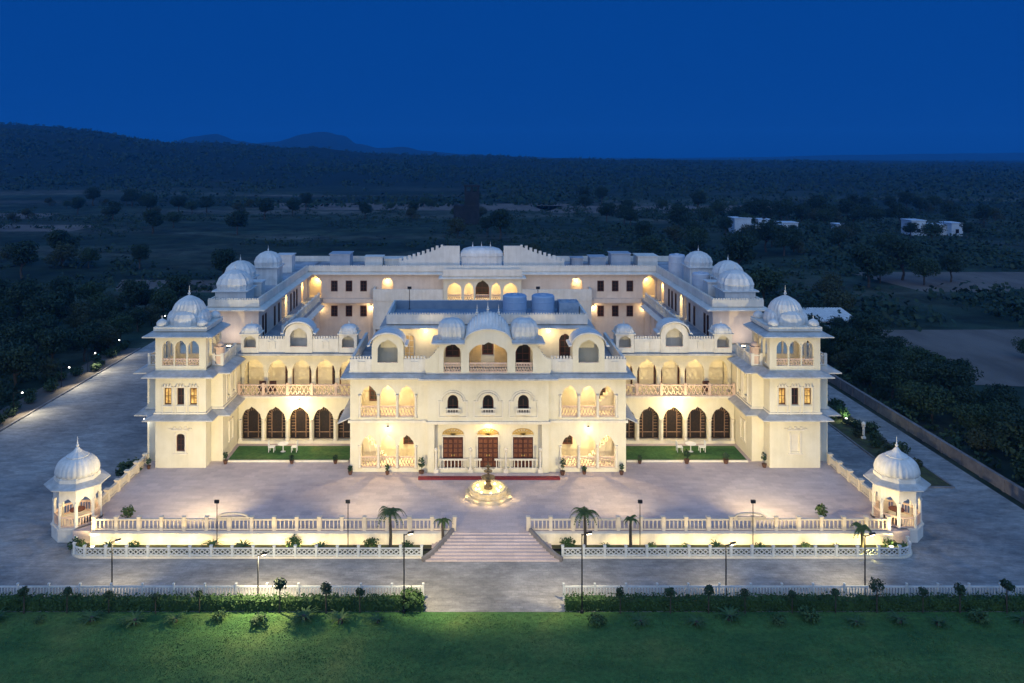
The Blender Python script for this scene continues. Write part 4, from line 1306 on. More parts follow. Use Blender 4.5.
# stepped crest walls and the vaulted roof between them
for s in (-1, 1):
    k = MB()
    def crest(t):
        a = abs(t)
        if a < 5.5: return 15.35
        q = (a - 5.5) / 5.6
        return 15.2 - 1.95 * q ** 0.8 
    wx(k, s*2.95, s*11.1, 107.5, 12.43, crest, 0.3)
    for i in range(9):
        a = 5.8 + i*0.62; z = crest(a + 0.15)
        ub(k, s*a, s*(a+0.38), 107.51, 107.79, z - 0.15, z + 0.42)
    ub(k, s*5.2, s*5.5, 107.51, 107.79, 15.2, 15.5)
    part('crest_wall', k, 'white', label='stepped crest wall that falls away from the middle roof')
d = MB(); d.lathe(XC, 108.6, [(2.7,12.43),(2.7,13.9),(2.85,14.0),(2.8,14.4),(2.4,14.8),(1.6,15.05),(0.8,15.15)], 40, ribs=20, amp=0.02, sq=6, sy=0.6)
do = part('dome', d, 'dome', label='flat bulbous roof over the middle of the rear range')
for q in (-1.2, 0, 1.2):
    f = MB(); finial(f, XC+q, 108.6, 15.0, 0.8); part('finial', f, 'dome', do)
# rooms, sheds and plant on the rear roof
for (u0, u1, y0, y1, h, m) in ((-20.5,-17.8,108,111,1.7,'hutwall'), (-15.9,-13.5,109,111,1.2,'white'), (-13.3,-10.9,110,112,0.8,'white'),
                               (12.4,14.0,110,112,0.9,'roof'), (14.9,17.0,109.5,112,1.1,'hutwall'), (17.6,20.2,108.5,111,1.7,'hutwall'), (-26.5,-24.5,103,105,2.2,'dome'), (21.3,24.0,109,112,1.3,'white')):
    k = MB(); ub(k, u0, u1, y0, y1, 12.43, 12.43+h); ub(k, u0-0.12, u1+0.12, y0-0.12, y1+0.12, 12.43+h, 12.53+h)
    if h > 9:
        xm = (u0+u1)/2
        k.add([(XC+u0-0.1,y0-0.1,12.53+h),(XC+u1+0.1,y0-0.1,12.53+h),(XC+xm,y0-0.1,13.2+h),(XC+u0-0.1,y1+0.1,12.53+h),(XC+u1+0.1,y1+0.1,12.53+h),(XC+xm,y1+0.1,13.2+h)], [(0,1,2),(3,5,4),(0,2,5,3),(1,4,5,2)])
    part('roof_room', k, m)

# floodlights added on the middle roof to brighten the rear range
for s in (-1, 1):
    x, y, z = XC + s*6.4 - 1.2, 79.75, 12.2
    o = empty('added_roof_floodlight', (x, y, z), f'small dark added floodlight at the back of the middle roof, {side_word[s]} of the pair', 'floodlight')
    b = MB(); b.lathe(x, y, [(0.12,z),(0.12,z+0.04),(0.03,z+0.06),(0.03,z+2.0)], 8); part('stand', b, 'iron', o)
    b = MB(); b.box(x-0.2, x+0.2, y-0.08, y+0.08, z+2.0, z+2.25); part('head', b, 'iron', o)
    g = MB(); g.box(x-0.17, x+0.17, y+0.081, y+0.09, z+2.03, z+2.22); part('lens', g, 'bulb', o)
    spot(o, (x, y+0.2, z+2.13), (x + s*4, 103.0, 11.0), 4200, (1.0, 0.78, 0.52), 92, 1.0, 0.12)
# tanks on the roofs
def tank(u, y, z, r, h, label, m='tank', group=None):
    o = empty('water_tank', (XC+u, y, z), label, 'water tank', group)
    b = MB(); b.lathe(XC+u, y, [(r,z),(r,z+h*0.3),(r*1.02,z+h*0.31),(r*1.02,z+h*0.34),(r,z+h*0.35),(r,z+h*0.65),(r*1.02,z+h*0.66),(r*1.02,z+h*0.69),(r,z+h*0.7),(r,z+h*0.93),(r*0.9,z+h)], 28)
    part('body', b, m, o)
    b = MB(); b.lathe(XC+u, y, [(r*0.3,z+h-0.01),(r*0.3,z+h+0.12),(r*0.1,z+h+0.16)], 16); part('lid', b, m, o)
tank(2.75, 77.2, 12.2, 1.15, 1.9, 'blue cylindrical water tank on the middle roof, nearer the portico dome of the two')
tank(5.5, 77.4, 12.2, 1.1, 1.85, 'blue cylindrical water tank on the middle roof, the one farther from the portico dome')
tank(24.4, 90.0, 12.42, 0.95, 1.9, 'pale round water tank between the domes on the right wing roof', 'greytank')
tank(23.9, 98.5, 12.42, 1.0, 2.9, 'tall pale round water tank behind the domes on the right wing roof', 'greytank')
k = empty('roof_plant', (XC+8.0, 77.5, 12.2), 'dark air conditioning plant at the right end of the middle roof', 'machine')
b = MB(); ub(b, 7.0, 8.9, 76.8, 78.6, 12.2, 13.4); part('casing', b, 'tin', k)
b = MB()
for q in (7.5, 8.4): b.lathe(XC+q, 77.7, [(0.35,13.4),(0.35,13.5)], 16)
part('fan', b, 'tin', k)

# ================================================================== FORECOURT FURNITURE
side_word = {-1: 'left', 1: 'right'}
def fence_run(name, pts, z, h, m, label, cat, group=None, step=0.24, bw=0.09, post=1.7, pw=0.2, style='bar', base=0.0, basem='trim', crest=None):
    """posts, rails and infill panels, each a mesh of its own"""
    x0, y0 = pts[0]
    root = empty(name, (x0, y0, z), label, cat, group)
    if base:
        b = MB()
        for p, q in zip(pts[:-1], pts[1:]):
            b.bar((p[0], p[1], z + base/2), (q[0], q[1], z + base/2), 0.26, base)
        part('base_wall', b, basem, root)
    inf = MB(); spots_ = []
    zz = z + base
    for p, q in zip(pts[:-1], pts[1:]):
        p3 = Vector((p[0], p[1], 0)); q3 = Vector((q[0], q[1], 0)); L = (q3-p3).length; d = (q3-p3)/L; Z = Vector((0,0,1))
        inf.bar(p3+Z*(zz+0.08), q3+Z*(zz+0.08), pw*0.55, 0.08); inf.bar(p3+Z*(zz+h-0.06), q3+Z*(zz+h-0.06), pw*0.75, 0.02+0.08*h)
        n = max(1, int(L/step))
        for i in range(n):
            c = p3 + d*(L*(i+0.5)/n)
            if style == 'bar': inf.bar(c+Z*(zz+0.15), c+Z*(zz+h-0.15), bw, 0.07, up=(d.x,d.y,0.001))
            else:
                hw = d*(L/n/2); inf.bar(c-hw+Z*(zz+0.15), c+hw+Z*(zz+h-0.15), bw, 0.06); inf.bar(c-hw+Z*(zz+h-0.15), c+hw+Z*(zz+0.15), bw, 0.075)
        k = max(1, round(L/post))
        for i in range(k+1):
            c = p3 + d*(L*i/k)
            if all((c-q_).length > min(post*0.55, 0.9) for q_ in spots_): spots_.append(c)
    part('railing', inf, m, root)
    pm = None
    for c in spots_:
        if pm is None:
            po = MB()
            po.box(-pw/2, pw/2, -pw/2, pw/2, 0, zz+h+0.1-z); po.box(-pw*0.65, pw*0.65, -pw*0.65, pw*0.65, zz+h+0.1-z, zz+h+0.17-z)
            pm = po.build('post', M[m]).data
            o = [x for x in COL.objects if x.data == pm][0]
        else:
            o = bpy.data.objects.new('post', pm); COL.objects.link(o)
        o.parent = root; o.location = (c.x - x0, c.y - y0, 0)
    if crest:
        cx, cy = crest
        c = MB(); n = 12
        for i in range(n):
            a0, a1 = PI*i/n, PI*(i+1)/n
            c.bar((cx-math.cos(a0)*1.1, cy, zz+h+0.1+math.sin(a0)*0.3), (cx-math.cos(a1)*1.1, cy, zz+h+0.1+math.sin(a1)*0.3), 0.12, 0.14, up=(0,1,0))
        c.box(cx-1.2, cx+1.2, cy-0.08, cy+0.08, zz+h+0.02, zz+h+0.14)
        part('crest', c, m, root)
    return root

for s in (-1, 1):
    w = side_word[s]
    fence_run('terrace_balustrade', [(XC+s*2.7, 58.8), (XC+s*29.2, 58.8)], 0.0, 0.85, 'balus',
              f'long pinkish balustrade on the retaining wall {w} of the forecourt stairs', 'balustrade', step=0.3, bw=0.12, post=1.65, pw=0.24, crest=(XC+s*19.0, 58.8))
    fence_run('terrace_balustrade', [(XC+s*30.5, 61.9), (XC+s*30.5, 71.3)], 0.0, 0.8, 'balus',
              f'short pinkish balustrade at the {w} edge of the forecourt behind the domed kiosk', 'balustrade', step=0.3, bw=0.12, post=1.9, pw=0.34)
    # retaining wall below it
    b = MB(); ub(b, s*2.72, s*29.3, 58.38, 58.655, GZ-0.2, -0.02); ub(b, s*2.74, s*29.3, 58.33, 58.375, -0.2, -0.04)
    wo = b.build('retaining_wall', M['trim']); tag(wo, f'cream retaining wall under the balustrade {w} of the forecourt stairs, lit from below', 'wall')
    b = MB()
    ub(b, s*30.55, s*30.8, 61.9, 71.4, GZ-0.2, -0.03)
    wo = b.build('retaining_wall', M['trim']); tag(wo, f'low retaining wall along the {w} side of the forecourt', 'wall')
    fence_run('planter_fence', bed_outline(s) + [(XC+s*30.2, 58.3)], GZ, 0.60, 'picket',
              f'white lattice fence with a curved end round the planting bed {w} of the stairs', 'fence', step=0.36, bw=0.045, post=1.5, pw=0.16, style='x', base=0.12)
    # low curving cheek walls of the stairs
    b = MB(); n = 8
    for i in range(n):
        t0, t1 = i/n, (i+1)/n
        h0 = XC + s*(4.9 - 2.1*(t0**0.8)); h1 = XC + s*(4.9 - 2.1*(t1**0.8))
        b.bar((h0, 56.2+2.4*t0, GZ+0.05+1.0*t0), (h1, 56.2+2.4*t1, GZ+0.05+1.0*t1), 0.2, 0.5)
    wo = b.build('stair_wall', M['darkstone']); tag(wo, f'low curved cheek wall on the {w} side of the forecourt stairs', 'wall')

# domed kiosks (chhatris) at the two front corners
def chhatri(s):
    cx, cy = XC + (31.3 if s < 0 else 30.75)*s, 60.6
    root = empty('garden_pavilion', (cx, cy, GZ), f'octagonal white domed kiosk at the {side_word[s]} front corner of the forecourt', 'pavilion')
    rot = PI/8
    b = MB(); b.lathe(cx, cy, [(1.76,GZ-0.1),(1.76,-0.12),(1.83,-0.11),(1.83,0.0)], 8, rot=rot); part('plinth', b, 'white', root)
    a = MB(); al = 1.64 * math.cos(PI/8)
    for k in range(8):
        ang = PI/4*k - PI/2
        nx, ny = math.cos(ang), math.sin(ang)
        ux, uy = -ny, nx
        hw = 1.64*math.sin(PI/8)
        o = (cx + nx*al - ux*hw, cy + ny*al - uy*hw)
        wall(a, o, (ux, uy), (nx, ny), 2*hw, 0.0, 3.02, 0.16, [Op(hw, 0.98, 0.01, 1.5, 0.66)])
    part('arch_wall', a, 'white', root)
    for k in range(8):
        ang = PI/4*k + PI/8
        c = MB(); c.lathe(cx+1.60*math.cos(ang), cy+1.60*math.sin(ang), [(0.12,0.0),(0.12,0.15),(0.08,0.25),(0.085,0.9),(0.065,1.6),(0.10,1.7),(0.11,1.85)], 8); part('column', c, 'white', root)
    r = MB()
    ring = [(cx+1.57*math.cos(PI/4*k+PI/8), cy+1.57*math.sin(PI/4*k+PI/8)) for k in range(9)]
    rail(r, ring, 0.01, 0.8, 0.2, 0.07, th=0.1); part('railing', r, 'lattice', root)
    e = MB()
    e.lathe(cx, cy, [(1.6,3.03),(1.6,3.24),(2.28,3.0),(2.28,2.93),(1.55,3.0)], 8, rot=rot); part('eave', e, 'eave', root)
    d = MB(); d.lathe(cx, cy, [(1.6,3.18),(1.6,3.5),(1.5,3.54),(1.5,3.6)], 8, rot=rot); part('drum', d, 'white', root)
    d = MB()
    pr = [(1.45,3.58),(1.47,3.64)] + [(1.52*(math.cos(t)**0.72), 3.68+1.22*math.sin(t)) for t in [0.0,0.15,0.32,0.5,0.68,0.86,1.02,1.18]]
    d.lathe(cx, cy, pr, 72, ribs=24, amp=0.045); do = part('dome', d, 'dome', root, smooth=True)
    d = MB(); d.lathe(cx, cy, [(0.78,4.80),(0.80,4.86),(0.58,4.98),(0.34,5.14),(0.19,5.32),(0.13,5.42)], 24, ribs=12, amp=0.03); part('cap', d, 'dome', do)
    d = MB(); finial(d, cx, cy, 5.38, 0.85); part('finial', d, 'dome', do)
    # inside: a table
    t = MB(); t.lathe(cx, cy, [(0.05,0.0),(0.05,0.7),(0.55,0.72),(0.55,0.77)], 14)
    tag(t.build('table', M['wood']), f'dark round table inside the {side_word[s]} domed kiosk', 'table')
    f = MB(); f.lathe(cx, cy, [(0.12,2.66),(0.12,2.72)], 8); fo = part('ceiling_lamp', f, 'iron', root)
    point(fo, (cx, cy, 2.3), 110)
for s in (-1, 1): chhatri(s)
for s in (-1, 1):
    x, y, z = XC + s*28.6, 57.3, GZ + 0.12
    o = empty('floodlight', (x, y, z), f'low floodlight at the foot of the {side_word[s]} domed kiosk', 'floodlight')
    b = MB(); b.box(x-0.16, x+0.16, y-0.12, y+0.1, z+0.2, z+0.42); part('head', b, 'iron', o)
    b = MB(); b.box(x-0.03, x+0.03, y-0.03, y+0.03, z-0.05, z+0.2); part('stake', b, 'iron', o)
    b = MB(); b.box(x-0.13, x+0.13, y-0.08, y+0.06, z+0.421, z+0.44); part('lens', b, 'bulb', o)
    spot(o, (x, y, z+0.55), (XC + s*31.0, 60.6, 3.6), 600, (1.0,0.76,0.36), 95, 0.7)

# fountain
fx, fy = XC - 0.1, 64.7
ft = empty('fountain', (fx, fy, 0), 'three-tiered stone fountain lit gold in the middle of the forecourt', 'fountain')
b = MB(); b.lathe(fx, fy, [(2.0,0.002),(2.0,0.22),(1.85,0.24)], 8, rot=PI/8); part('platform', b, 'stone', ft)
b = MB(); b.lathe(fx, fy, [(1.5,0.24),(1.54,0.3),(1.44,0.4),(1.44,0.58),(1.55,0.65),(1.55,0.74),(1.36,0.74),(1.36,0.45),(0.2,0.44)], 24, ribs=12, amp=0.02, cap=False); part('basin', b, 'stone', ft)
b = MB(); b.lathe(fx, fy, [(0.05,0.62),(1.355,0.62)], 24, cap=False); part('water', b, 'water', ft)
b = MB(); b.lathe(fx, fy, [(0.35,0.48),(0.35,0.8),(0.2,0.95),(0.22,1.2),(0.12,1.3),(0.55,1.46),(0.58,1.54),(0.13,1.5),(0.10,1.75),(0.07,1.85),(0.34,1.98),(0.36,2.03),(0.1,2.04),(0.08,2.25),(0.2,2.36),(0.22,2.42),(0.05,2.45),(0.06,2.65),(0.02,2.75)], 16); part('pedestal', b, 'bronze', ft, smooth=False)
for k in range(8):
    a = PI/4*k + 0.2
    x, y = fx + 1.0*math.cos(a), fy + 1.0*math.sin(a)
    l = MB(); l.lathe(x, y, [(0.06,0.58),(0.07,0.66),(0.04,0.70)], 8); part('lamp', l, 'bulb', ft)
for k in range(4):
    a = PI/2*k + PI/4
    point(ft, (fx+1.0*math.cos(a), fy+1.0*math.sin(a), 0.95), 15, (1.0,0.72,0.25), 0.1)
# uplights round the outside of the basin
for k in range(5):
    a = -PI*(0.12 + 0.19*k)
    point(ft, (fx+1.98*math.cos(a), fy+1.98*math.sin(a), 0.45), 14, (1.0,0.74,0.28), 0.08)

# garden furniture on the small lawns
def garden_set(s):
    x, y = XC + s*18.9, 74.2
    t = empty('garden_table', (x, y, 0.08), f'white garden table on the small lawn {side_word[s]} of the central block', 'table')
    b = MB(); b.lathe(x, y, [(0.5,0.78),(0.5,0.83)], 16); part('tabletop', b, 'chairw', t)
    b = MB(); b.lathe(x, y, [(0.25,0.08),(0.05,0.14),(0.05,0.78)], 10); part('leg', b, 'chairw', t)
    for q in (-1, 1):
        cx = x + q*1.05
        c = empty('garden_chair', (cx, y, 0.08), f'white garden chair on the {"left" if q<0 else "right"} of the table on the {side_word[s]} small lawn', 'chair')
        b = MB(); b.box(cx-0.27, cx+0.27, y-0.27, y+0.27, 0.5, 0.56); part('seat', b, 'chairw', c)
        b = MB(); bx = cx + q*0.27
        for i in range(5): b.box(bx-0.02, bx+0.02, y-0.27+0.125*i, y-0.22+0.125*i, 0.56, 1.0)
        b.box(bx-0.03, bx+0.03, y-0.29, y+0.29, 1.0, 1.07); part('backrest', b, 'chairw', c)
        for (qx, qy) in ((-0.23,-0.23),(0.23,-0.23),(-0.23,0.23),(0.23,0.23)):
            b = MB(); b.box(cx+qx-0.025, cx+qx+0.025, y+qy-0.025, y+qy+0.025, 0.08, 0.5); part('leg', b, 'chairw', c)
for s in (-1, 1): garden_set(s)
# seats in the upper arcade
for s, us in ((-1, (21.6, 20.6)), (1, (21.2,))):
    for i, u in enumerate(us):
        x = XC + s*u; y = 77.0
        lb = {(-1,0): 'dark cane armchair at the outer end of the left upper arcade', (-1,1): 'dark cane armchair in the left upper arcade, second from its outer end', (1,0): 'dark cane armchair in the right upper arcade'}[(s, i)]
        c = empty('armchair', (x, y, 4.59), lb, 'chair')
        b = MB(); b.box(x-0.32, x+0.32, y-0.3, y+0.3, 4.9, 5.05); part('seat', b, 'wood', c)
        b = MB(); b.box(x-0.32, x+0.32, y+0.22, y+0.32, 5.05, 5.75); part('backrest', b, 'wood', c)
        for q in (-0.3, 0.3):
            b = MB(); b.box(x+q-0.04, x+q+0.04, y-0.3, y+0.22, 5.2, 5.28); part('armrest', b, 'wood', c)
            for q2 in (-0.26, 0.26):
                b = MB(); b.box(x+q-0.03, x+q+0.03, y+q2-0.03, y+q2+0.03, 4.59, 4.9); part('leg', b, 'wood', c)

# ------------------------------------------------------------------ plants
def leaf_quads(mb, centre, rad, n, size, r, shell=0.55, flat=0.0):
    cx, cy, cz = centre; rx, ry, rz = rad
    for _ in range(n):
        while True:
            v = Vector((r.uniform(-1,1), r.uniform(-1,1), r.uniform(-1,1)))
            if 0.02 < v.length <= 1: break
        v = v.normalized() * (shell + (1-shell)*r.random()) if r.random() < 0.75 else v
        p = Vector((cx+v.x*rx, cy+v.y*ry, cz+v.z*rz))
        nrm = (v + Vector((r.gauss(0,0.6), r.gauss(0,0.6), r.gauss(0.3,0.6)))).normalized()
        a = nrm.orthogonal().normalized(); q = r.uniform(0, PI)
        a = (Matrix.Rotation(q, 3, nrm) @ a); b = nrm.cross(a)
        s = size * r.uniform(0.6, 1.35)
        mb.add([p-a*s*0.5, p+b*s*0.32, p+a*s*0.5, p-b*s*0.32], [(0,1,2,3)])

def make_tree(h, w, seed, leaf, n=1400, lobes=9, size=0.5, trunk_h=None):
    r = random.Random(seed)
    root = empty('tree', (0, 0, 0))
    th = trunk_h or h*0.35
    t = MB()
    t.tube([(0,0,-0.3),(0.06*w*r.uniform(-1,1),0.05,th*0.5),(0.05*w*r.uniform(-1,1),0,th)], 0.035*h, 7, 0.022*h)
    cs = []
    for k in range(lobes):
        a = 2*PI*k/lobes + r.uniform(-0.5,0.5); rr = w*0.5*r.uniform(0.2, 0.68)
        z = th + (h-th)*r.uniform(0.12, 0.80)
        if k == 0: rr = 0; z = h*0.8
        c = (math.cos(a)*rr, math.sin(a)*rr, z)
        cs.append(c)
        t.tube([(0,0,th*0.85), (c[0]*0.5, c[1]*0.5, th + (z-th)*0.6), c], 0.014*h, 5, 0.005*h)
    part('trunk', t, 'trunk', root)
    m = MB()
    for c in cs:
        q = w*r.uniform(0.20, 0.34)
        leaf_quads(m, c, (q, q, q*r.uniform(0.6,0.9)), n//lobes, size, r)
    part('crown', m, leaf, root)
    return root
def make_palm(h, seed, leaf='palm', fr=9, L=1.0):
    r = random.Random(seed); root = empty('palm_tree', (0,0,0))
    t = MB(); t.tube([(0,0,-0.15),(0.05,0,h*0.4),(0.02,0.03,h*0.8),(0,0,h)], 0.13, 7, 0.075); part('trunk', t, 'trunk', root)
    m = MB()
    for k in range(fr):
        a = 2*PI*k/fr + r.uniform(-0.2,0.2); up = r.uniform(0.5, 1.1); ln = L*r.uniform(0.85, 1.15)
        pts = []
        for i in range(7):
            q = i/6; pts.append(Vector((math.cos(a)*ln*q*(1-0.18*q), math.sin(a)*ln*q*(1-0.18*q), h + ln*(up*q - 1.15*q*q))))
        m.tube(pts, 0.02, 4, 0.008)
        for i in range(1, 7):
            for f in (0.0, 0.5):
                p = pts[i-1].lerp(pts[i], f); d = (pts[i]-pts[i-1]).normalized(); sd = d.cross(Vector((0,0,1))).normalized()
                wl_ = ln*0.30*(1.05 - (i-1+f)/6.5)
                for q in (-1, 1):
                    tip = p + sd*q*wl_ + d*wl_*0.6 - Vector((0,0,wl_*0.45))
                    m.add([p-d*0.06, p+d*0.06, tip], [(0,1,2)])
    part('crown', m, leaf, root)
    return root
def make_shrub(h, w, seed, leaf='shrub', n=260, size=0.16, name='shrub'):
    r = random.Random(seed); root = empty(name, (0,0,0))
    t = MB()
    for k in range(5):
        a = 2*PI*k/5; t.tube([(0,0,-0.05),(math.cos(a)*w*0.18, math.sin(a)*w*0.18, h*0.6)], 0.02, 4, 0.01)
    part('stem', t, 'trunk', root)
    m = MB()
    for k in range(5):
        a = 2*PI*k/5 + r.uniform(-.4,.4); leaf_quads(m, (math.cos(a)*w*0.2, math.sin(a)*w*0.2, h*r.uniform(0.45,0.62)), (w*0.3, w*0.3, h*0.38), n//5, size, r)
    part('foliage', m, leaf, root)
    return root
def make_cycad(h, w, seed, leaf='shrub', n=22):
    """spiky rosette of arching blades"""
    r = random.Random(seed); root = empty('cycad', (0,0,0))
    t = MB(); t.lathe(0, 0, [(0.14,-0.05),(0.16,0.1),(0.1,0.25)], 8); part('stem', t, 'trunk', root)
    m = MB()
    for k in range(n):
        a = 2*PI*k/n*2.4 + r.uniform(-.2,.2); ln = w*0.55*r.uniform(0.75,1.15); up = r.uniform(0.5,1.5)*h/w
        pts = [Vector((math.cos(a)*ln*q, math.sin(a)*ln*q, 0.18 + ln*(1.7*up*q - 1.25*up*q*q))) for q in (0,0.25,0.5,0.75,1.0)]
        sd = Vector((-math.sin(a), math.cos(a), 0))
        for i in range(4):
            w0 = 0.09*(1 - i*0.22); w1 = 0.09*(1-(i+1)*0.22)
            m.add([pts[i]-sd*w0, pts[i]+sd*w0, pts[i+1]+sd*w1+Vector((0,0,-.02)), pts[i+1]-sd*w1], [(0,1,2,3)])
    part('foliage', m, leaf, root)
    return root
def make_topiary(h, seed, d=0.62):
    r = random.Random(seed); root = empty('young_tree', (0,0,0))
    t = MB(); t.tube([(0,0,-0.1),(0.02,0.01,h*0.5),(0,0,h-d*0.4)], 0.045, 6, 0.03); part('trunk', t, 'trunk', root)
    m = MB()
    for k in range(4): leaf_quads(m, (r.uniform(-.14,.14), r.uniform(-.1,.1), h - d*0.35 + r.uniform(-.12,.14)), (d*0.42, d*0.42, d*0.36), 60, 0.16, r)
    part('crown', m, 'leaf_mid', root)
    return root
def place(proto, first, loc, rz, sc, label, cat, group=None):
    o = proto if first else copy_tree(proto)
    o.location = loc; o.rotation_euler = (0, 0, rz); o.scale = (sc, sc, sc)
    if label: o['label'] = label
    o['category'] = cat
    if group: o['group'] = group
    elif 'group' in o: del o['group']
    return o

# hedges along the lawn and the white picket fence behind them
def hedge(x0, x1, label):
    r = random.Random(int(x0*10)); root = empty('hedge', ((x0+x1)/2, 50.3, GZ), label, 'hedge')
    b = MB()
    n = int((x1-x0)/0.5)
    for i in range(n):
        a = x0 + (x1-x0)*i/n; c = x0 + (x1-x0)*(i+1)/n; hh = GZ + 0.68 + r.uniform(-0.08, 0.06)
        b.box(a+0.004, c-0.004, 50.06+r.uniform(0,.05), 50.62, GZ-0.05, hh)
    part('branches', b, 'hedge', root)
    m = MB()
    for i in range(int((x1-x0)*190)):
        f = r.random()
        x = r.uniform(x0-0.1, x1+0.1)
        if f < 0.5: p = Vector((x, 50.0+r.uniform(-.08,.08), GZ+r.uniform(0.02,0.82)))
        else: p = Vector((x, r.uniform(49.98, 50.7), GZ+0.74+r.gauss(0.02,0.07)))
        nn = Vector((r.gauss(0,.6), r.gauss(-.5,.6), r.gauss(.5,.6))).normalized(); a = nn.orthogonal().normalized(); a = Matrix.Rotation(r.uniform(0,PI),3,nn) @ a; bb = nn.cross(a)
        s_ = r.uniform(0.10, 0.2)
        m.add([p-a*s_*.5, p+bb*s_*.3, p+a*s_*.5, p-bb*s_*.3], [(0,1,2,3)])
    part('foliage', m, 'hedge', root)
hedge(-37, -2.9, 'long clipped hedge along the lawn left of the driveway opening')
hedge(6.0, 44, 'long clipped hedge along the lawn right of the driveway opening')
fence_run('picket_fence', [(-37, 51.3), (-3.0, 51.3)], GZ, 0.95, 'picket', 'low white picket fence behind the hedge left of the driveway opening', 'fence', step=0.19, bw=0.07, post=2.0, pw=0.10)
fence_run('picket_fence', [(6.0, 51.3), (44, 51.3)], GZ, 0.95, 'picket', 'low white picket fence behind the hedge right of the driveway opening', 'fence', step=0.19, bw=0.07, post=2.0, pw=0.10)
# taller bush that closes the left hedge
b = make_shrub(1.35, 1.6, 5, 'hedge', 700, 0.2); place(b, True, (-3.7, 50.2, GZ), 0.3, 1, 'tall round bush at the end of the left hedge beside the driveway opening', 'bush')

def PX(x, Y): return (x - 470) * Y / 800.0     # across at a known distance
tp = [make_topiary(1.75, 31), make_topiary(1.65, 32, 0.7), make_topiary(1.85, 33, 0.75)]
used = [False]*3
for i, x in enumerate([28,73,115,158,201,283,326,365, 623,666,706,748,789,833,918,957,1002]):
    k = (i*2+1) % 3
    place(tp[k], not used[k], (PX(x + rnd.uniform(-5,5), 50.0), 49.7 + 0.14*rnd.random(), -0.95), i*1.3, 0.72 + 0.42*rnd.random(), 'slim young tree with a small round crown in the row before the hedge', 'young tree', 'young trees along the hedge'); used[k] = True
b = make_topiary(2.2, 40, 1.1); place(b, True, (PX(876,49.9), 49.8, -0.95), 0.4, 1, 'largest of the young round-crowned trees before the right hedge', 'young tree')
sp = [make_cycad(0.62, 1.5, 51), make_cycad(0.5, 1.7, 52, n=26), make_shrub(0.6, 1.15, 53)]
used = [False]*3
for i, x in enumerate([2,46,89,131,174,214,258,301,344,385,602,645,690,730,772,812,859,902,938,980,1019]):
    k = (i*2 + (i//3)) % 3
    place(sp[k], not used[k], (PX(x + rnd.uniform(-7,7), 48.9), 48.5 + 0.6*rnd.random(), -0.95), i*0.9, 0.65 + 0.6*rnd.random(),
          ['low spiky rosette plant on the edge of the lawn', 'low spiky rosette plant on the edge of the lawn', 'low round leafy shrub on the edge of the lawn'][k], 'shrub',
          ['spiky plants along the lawn edge', 'spiky plants along the lawn edge', 'round shrubs along the lawn edge'][k]); used[k] = True

# palms and shrubs in the planting beds
p = make_palm(2.85, 61, L=1.4, fr=12); place(p, True, (PX(390,57.4), 57.4, GZ+0.1), 0.2, 1, 'dark palm before the balustrade left of the stairs', 'palm')
p = make_palm(2.8, 62, L=1.4, fr=12); place(p, True, (PX(585,57.4), 57.4, GZ+0.1), 1.1, 1, 'tallest palm before the balustrade right of the stairs', 'palm')
p = make_palm(2.35, 63, L=0.75, fr=8); place(p, True, (PX(631,57.4), 57.4, GZ+0.1), 2.1, 1, 'small green palm, second to the right of the stairs', 'palm')
p = make_palm(1.75, 64, L=1.0, fr=11); place(p, True, (PX(862,57.3), 57.3, GZ+0.1), 0.6, 1, 'palm lit bright yellow beside the right domed kiosk', 'palm'); o = empty('garden_uplight', (p.location.x+0.15, 57.0, GZ+0.1), 'small yellow uplight at the foot of the bright palm by the right domed kiosk', 'uplight')
b = MB(); b.lathe(p.location.x+0.15, 57.0, [(0.05,GZ+0.05),(0.05,GZ+0.2),(0.1,GZ+0.3)], 8); part('housing', b, 'iron', o)
b = MB(); b.lathe(p.location.x+0.15, 57.0, [(0.09,GZ+0.301),(0.07,GZ+0.33)], 8); part('lens', b, 'bulb', o)
point(o, (p.location.x+0.15, 56.95, GZ+0.6), 60, (1.0,0.85,0.25), 0.08)
p = make_palm(2.0, 66, L=0.8, fr=8); place(p, True, (PX(443,57.9), 57.9, GZ+0.1), 1.7, 1, 'small dark palm nearest the stairs on their left', 'palm')
bs = [make_shrub(0.85, 1.3, 71, 'hedge', 320), make_cycad(0.8, 1.3, 72), make_shrub(0.6, 0.9, 73, 'shrub', 200)]
used = [False]*3
for i, (x, k) in enumerate([(76,0),(108,1),(133,2),(213,1),(243,1),(293,0),(320,1),(371,0),(408,0),(568,0),(606,1),(652,2),(686,2),(717,1),(760,2),(806,2),(838,1),(890,0),(905,1)]):
    Y = 57.6 + 0.2*(i % 2)
    place(bs[k], not used[k], (PX(x, Y), Y, GZ+0.1), i*1.1, 0.8+0.35*rnd.random(), ['dense dark bush in the bed below the terrace wall', 'spiky green plant in the bed below the terrace wall', 'small bright green bush in the bed below the terrace wall'][k], 'shrub', ['dense bushes in the planting beds', 'spiky plants in the planting beds', 'small bushes in the planting beds'][k]); used[k] = True
b = make_shrub(1.1, 1.1, 77, 'palm', 260, 0.2); place(b, True, (PX(127,60.5), 60.6, 0.0), 0, 1, 'yellow-green leafy shrub behind the left end of the balustrade', 'shrub')
b = make_shrub(1.3, 1.0, 78, 'palm', 260, 0.2); place(b, True, (PX(822,60.5), 60.6, 0.0), 0, 1, 'yellow-green leafy shrub behind the right end of the balustrade', 'shrub')

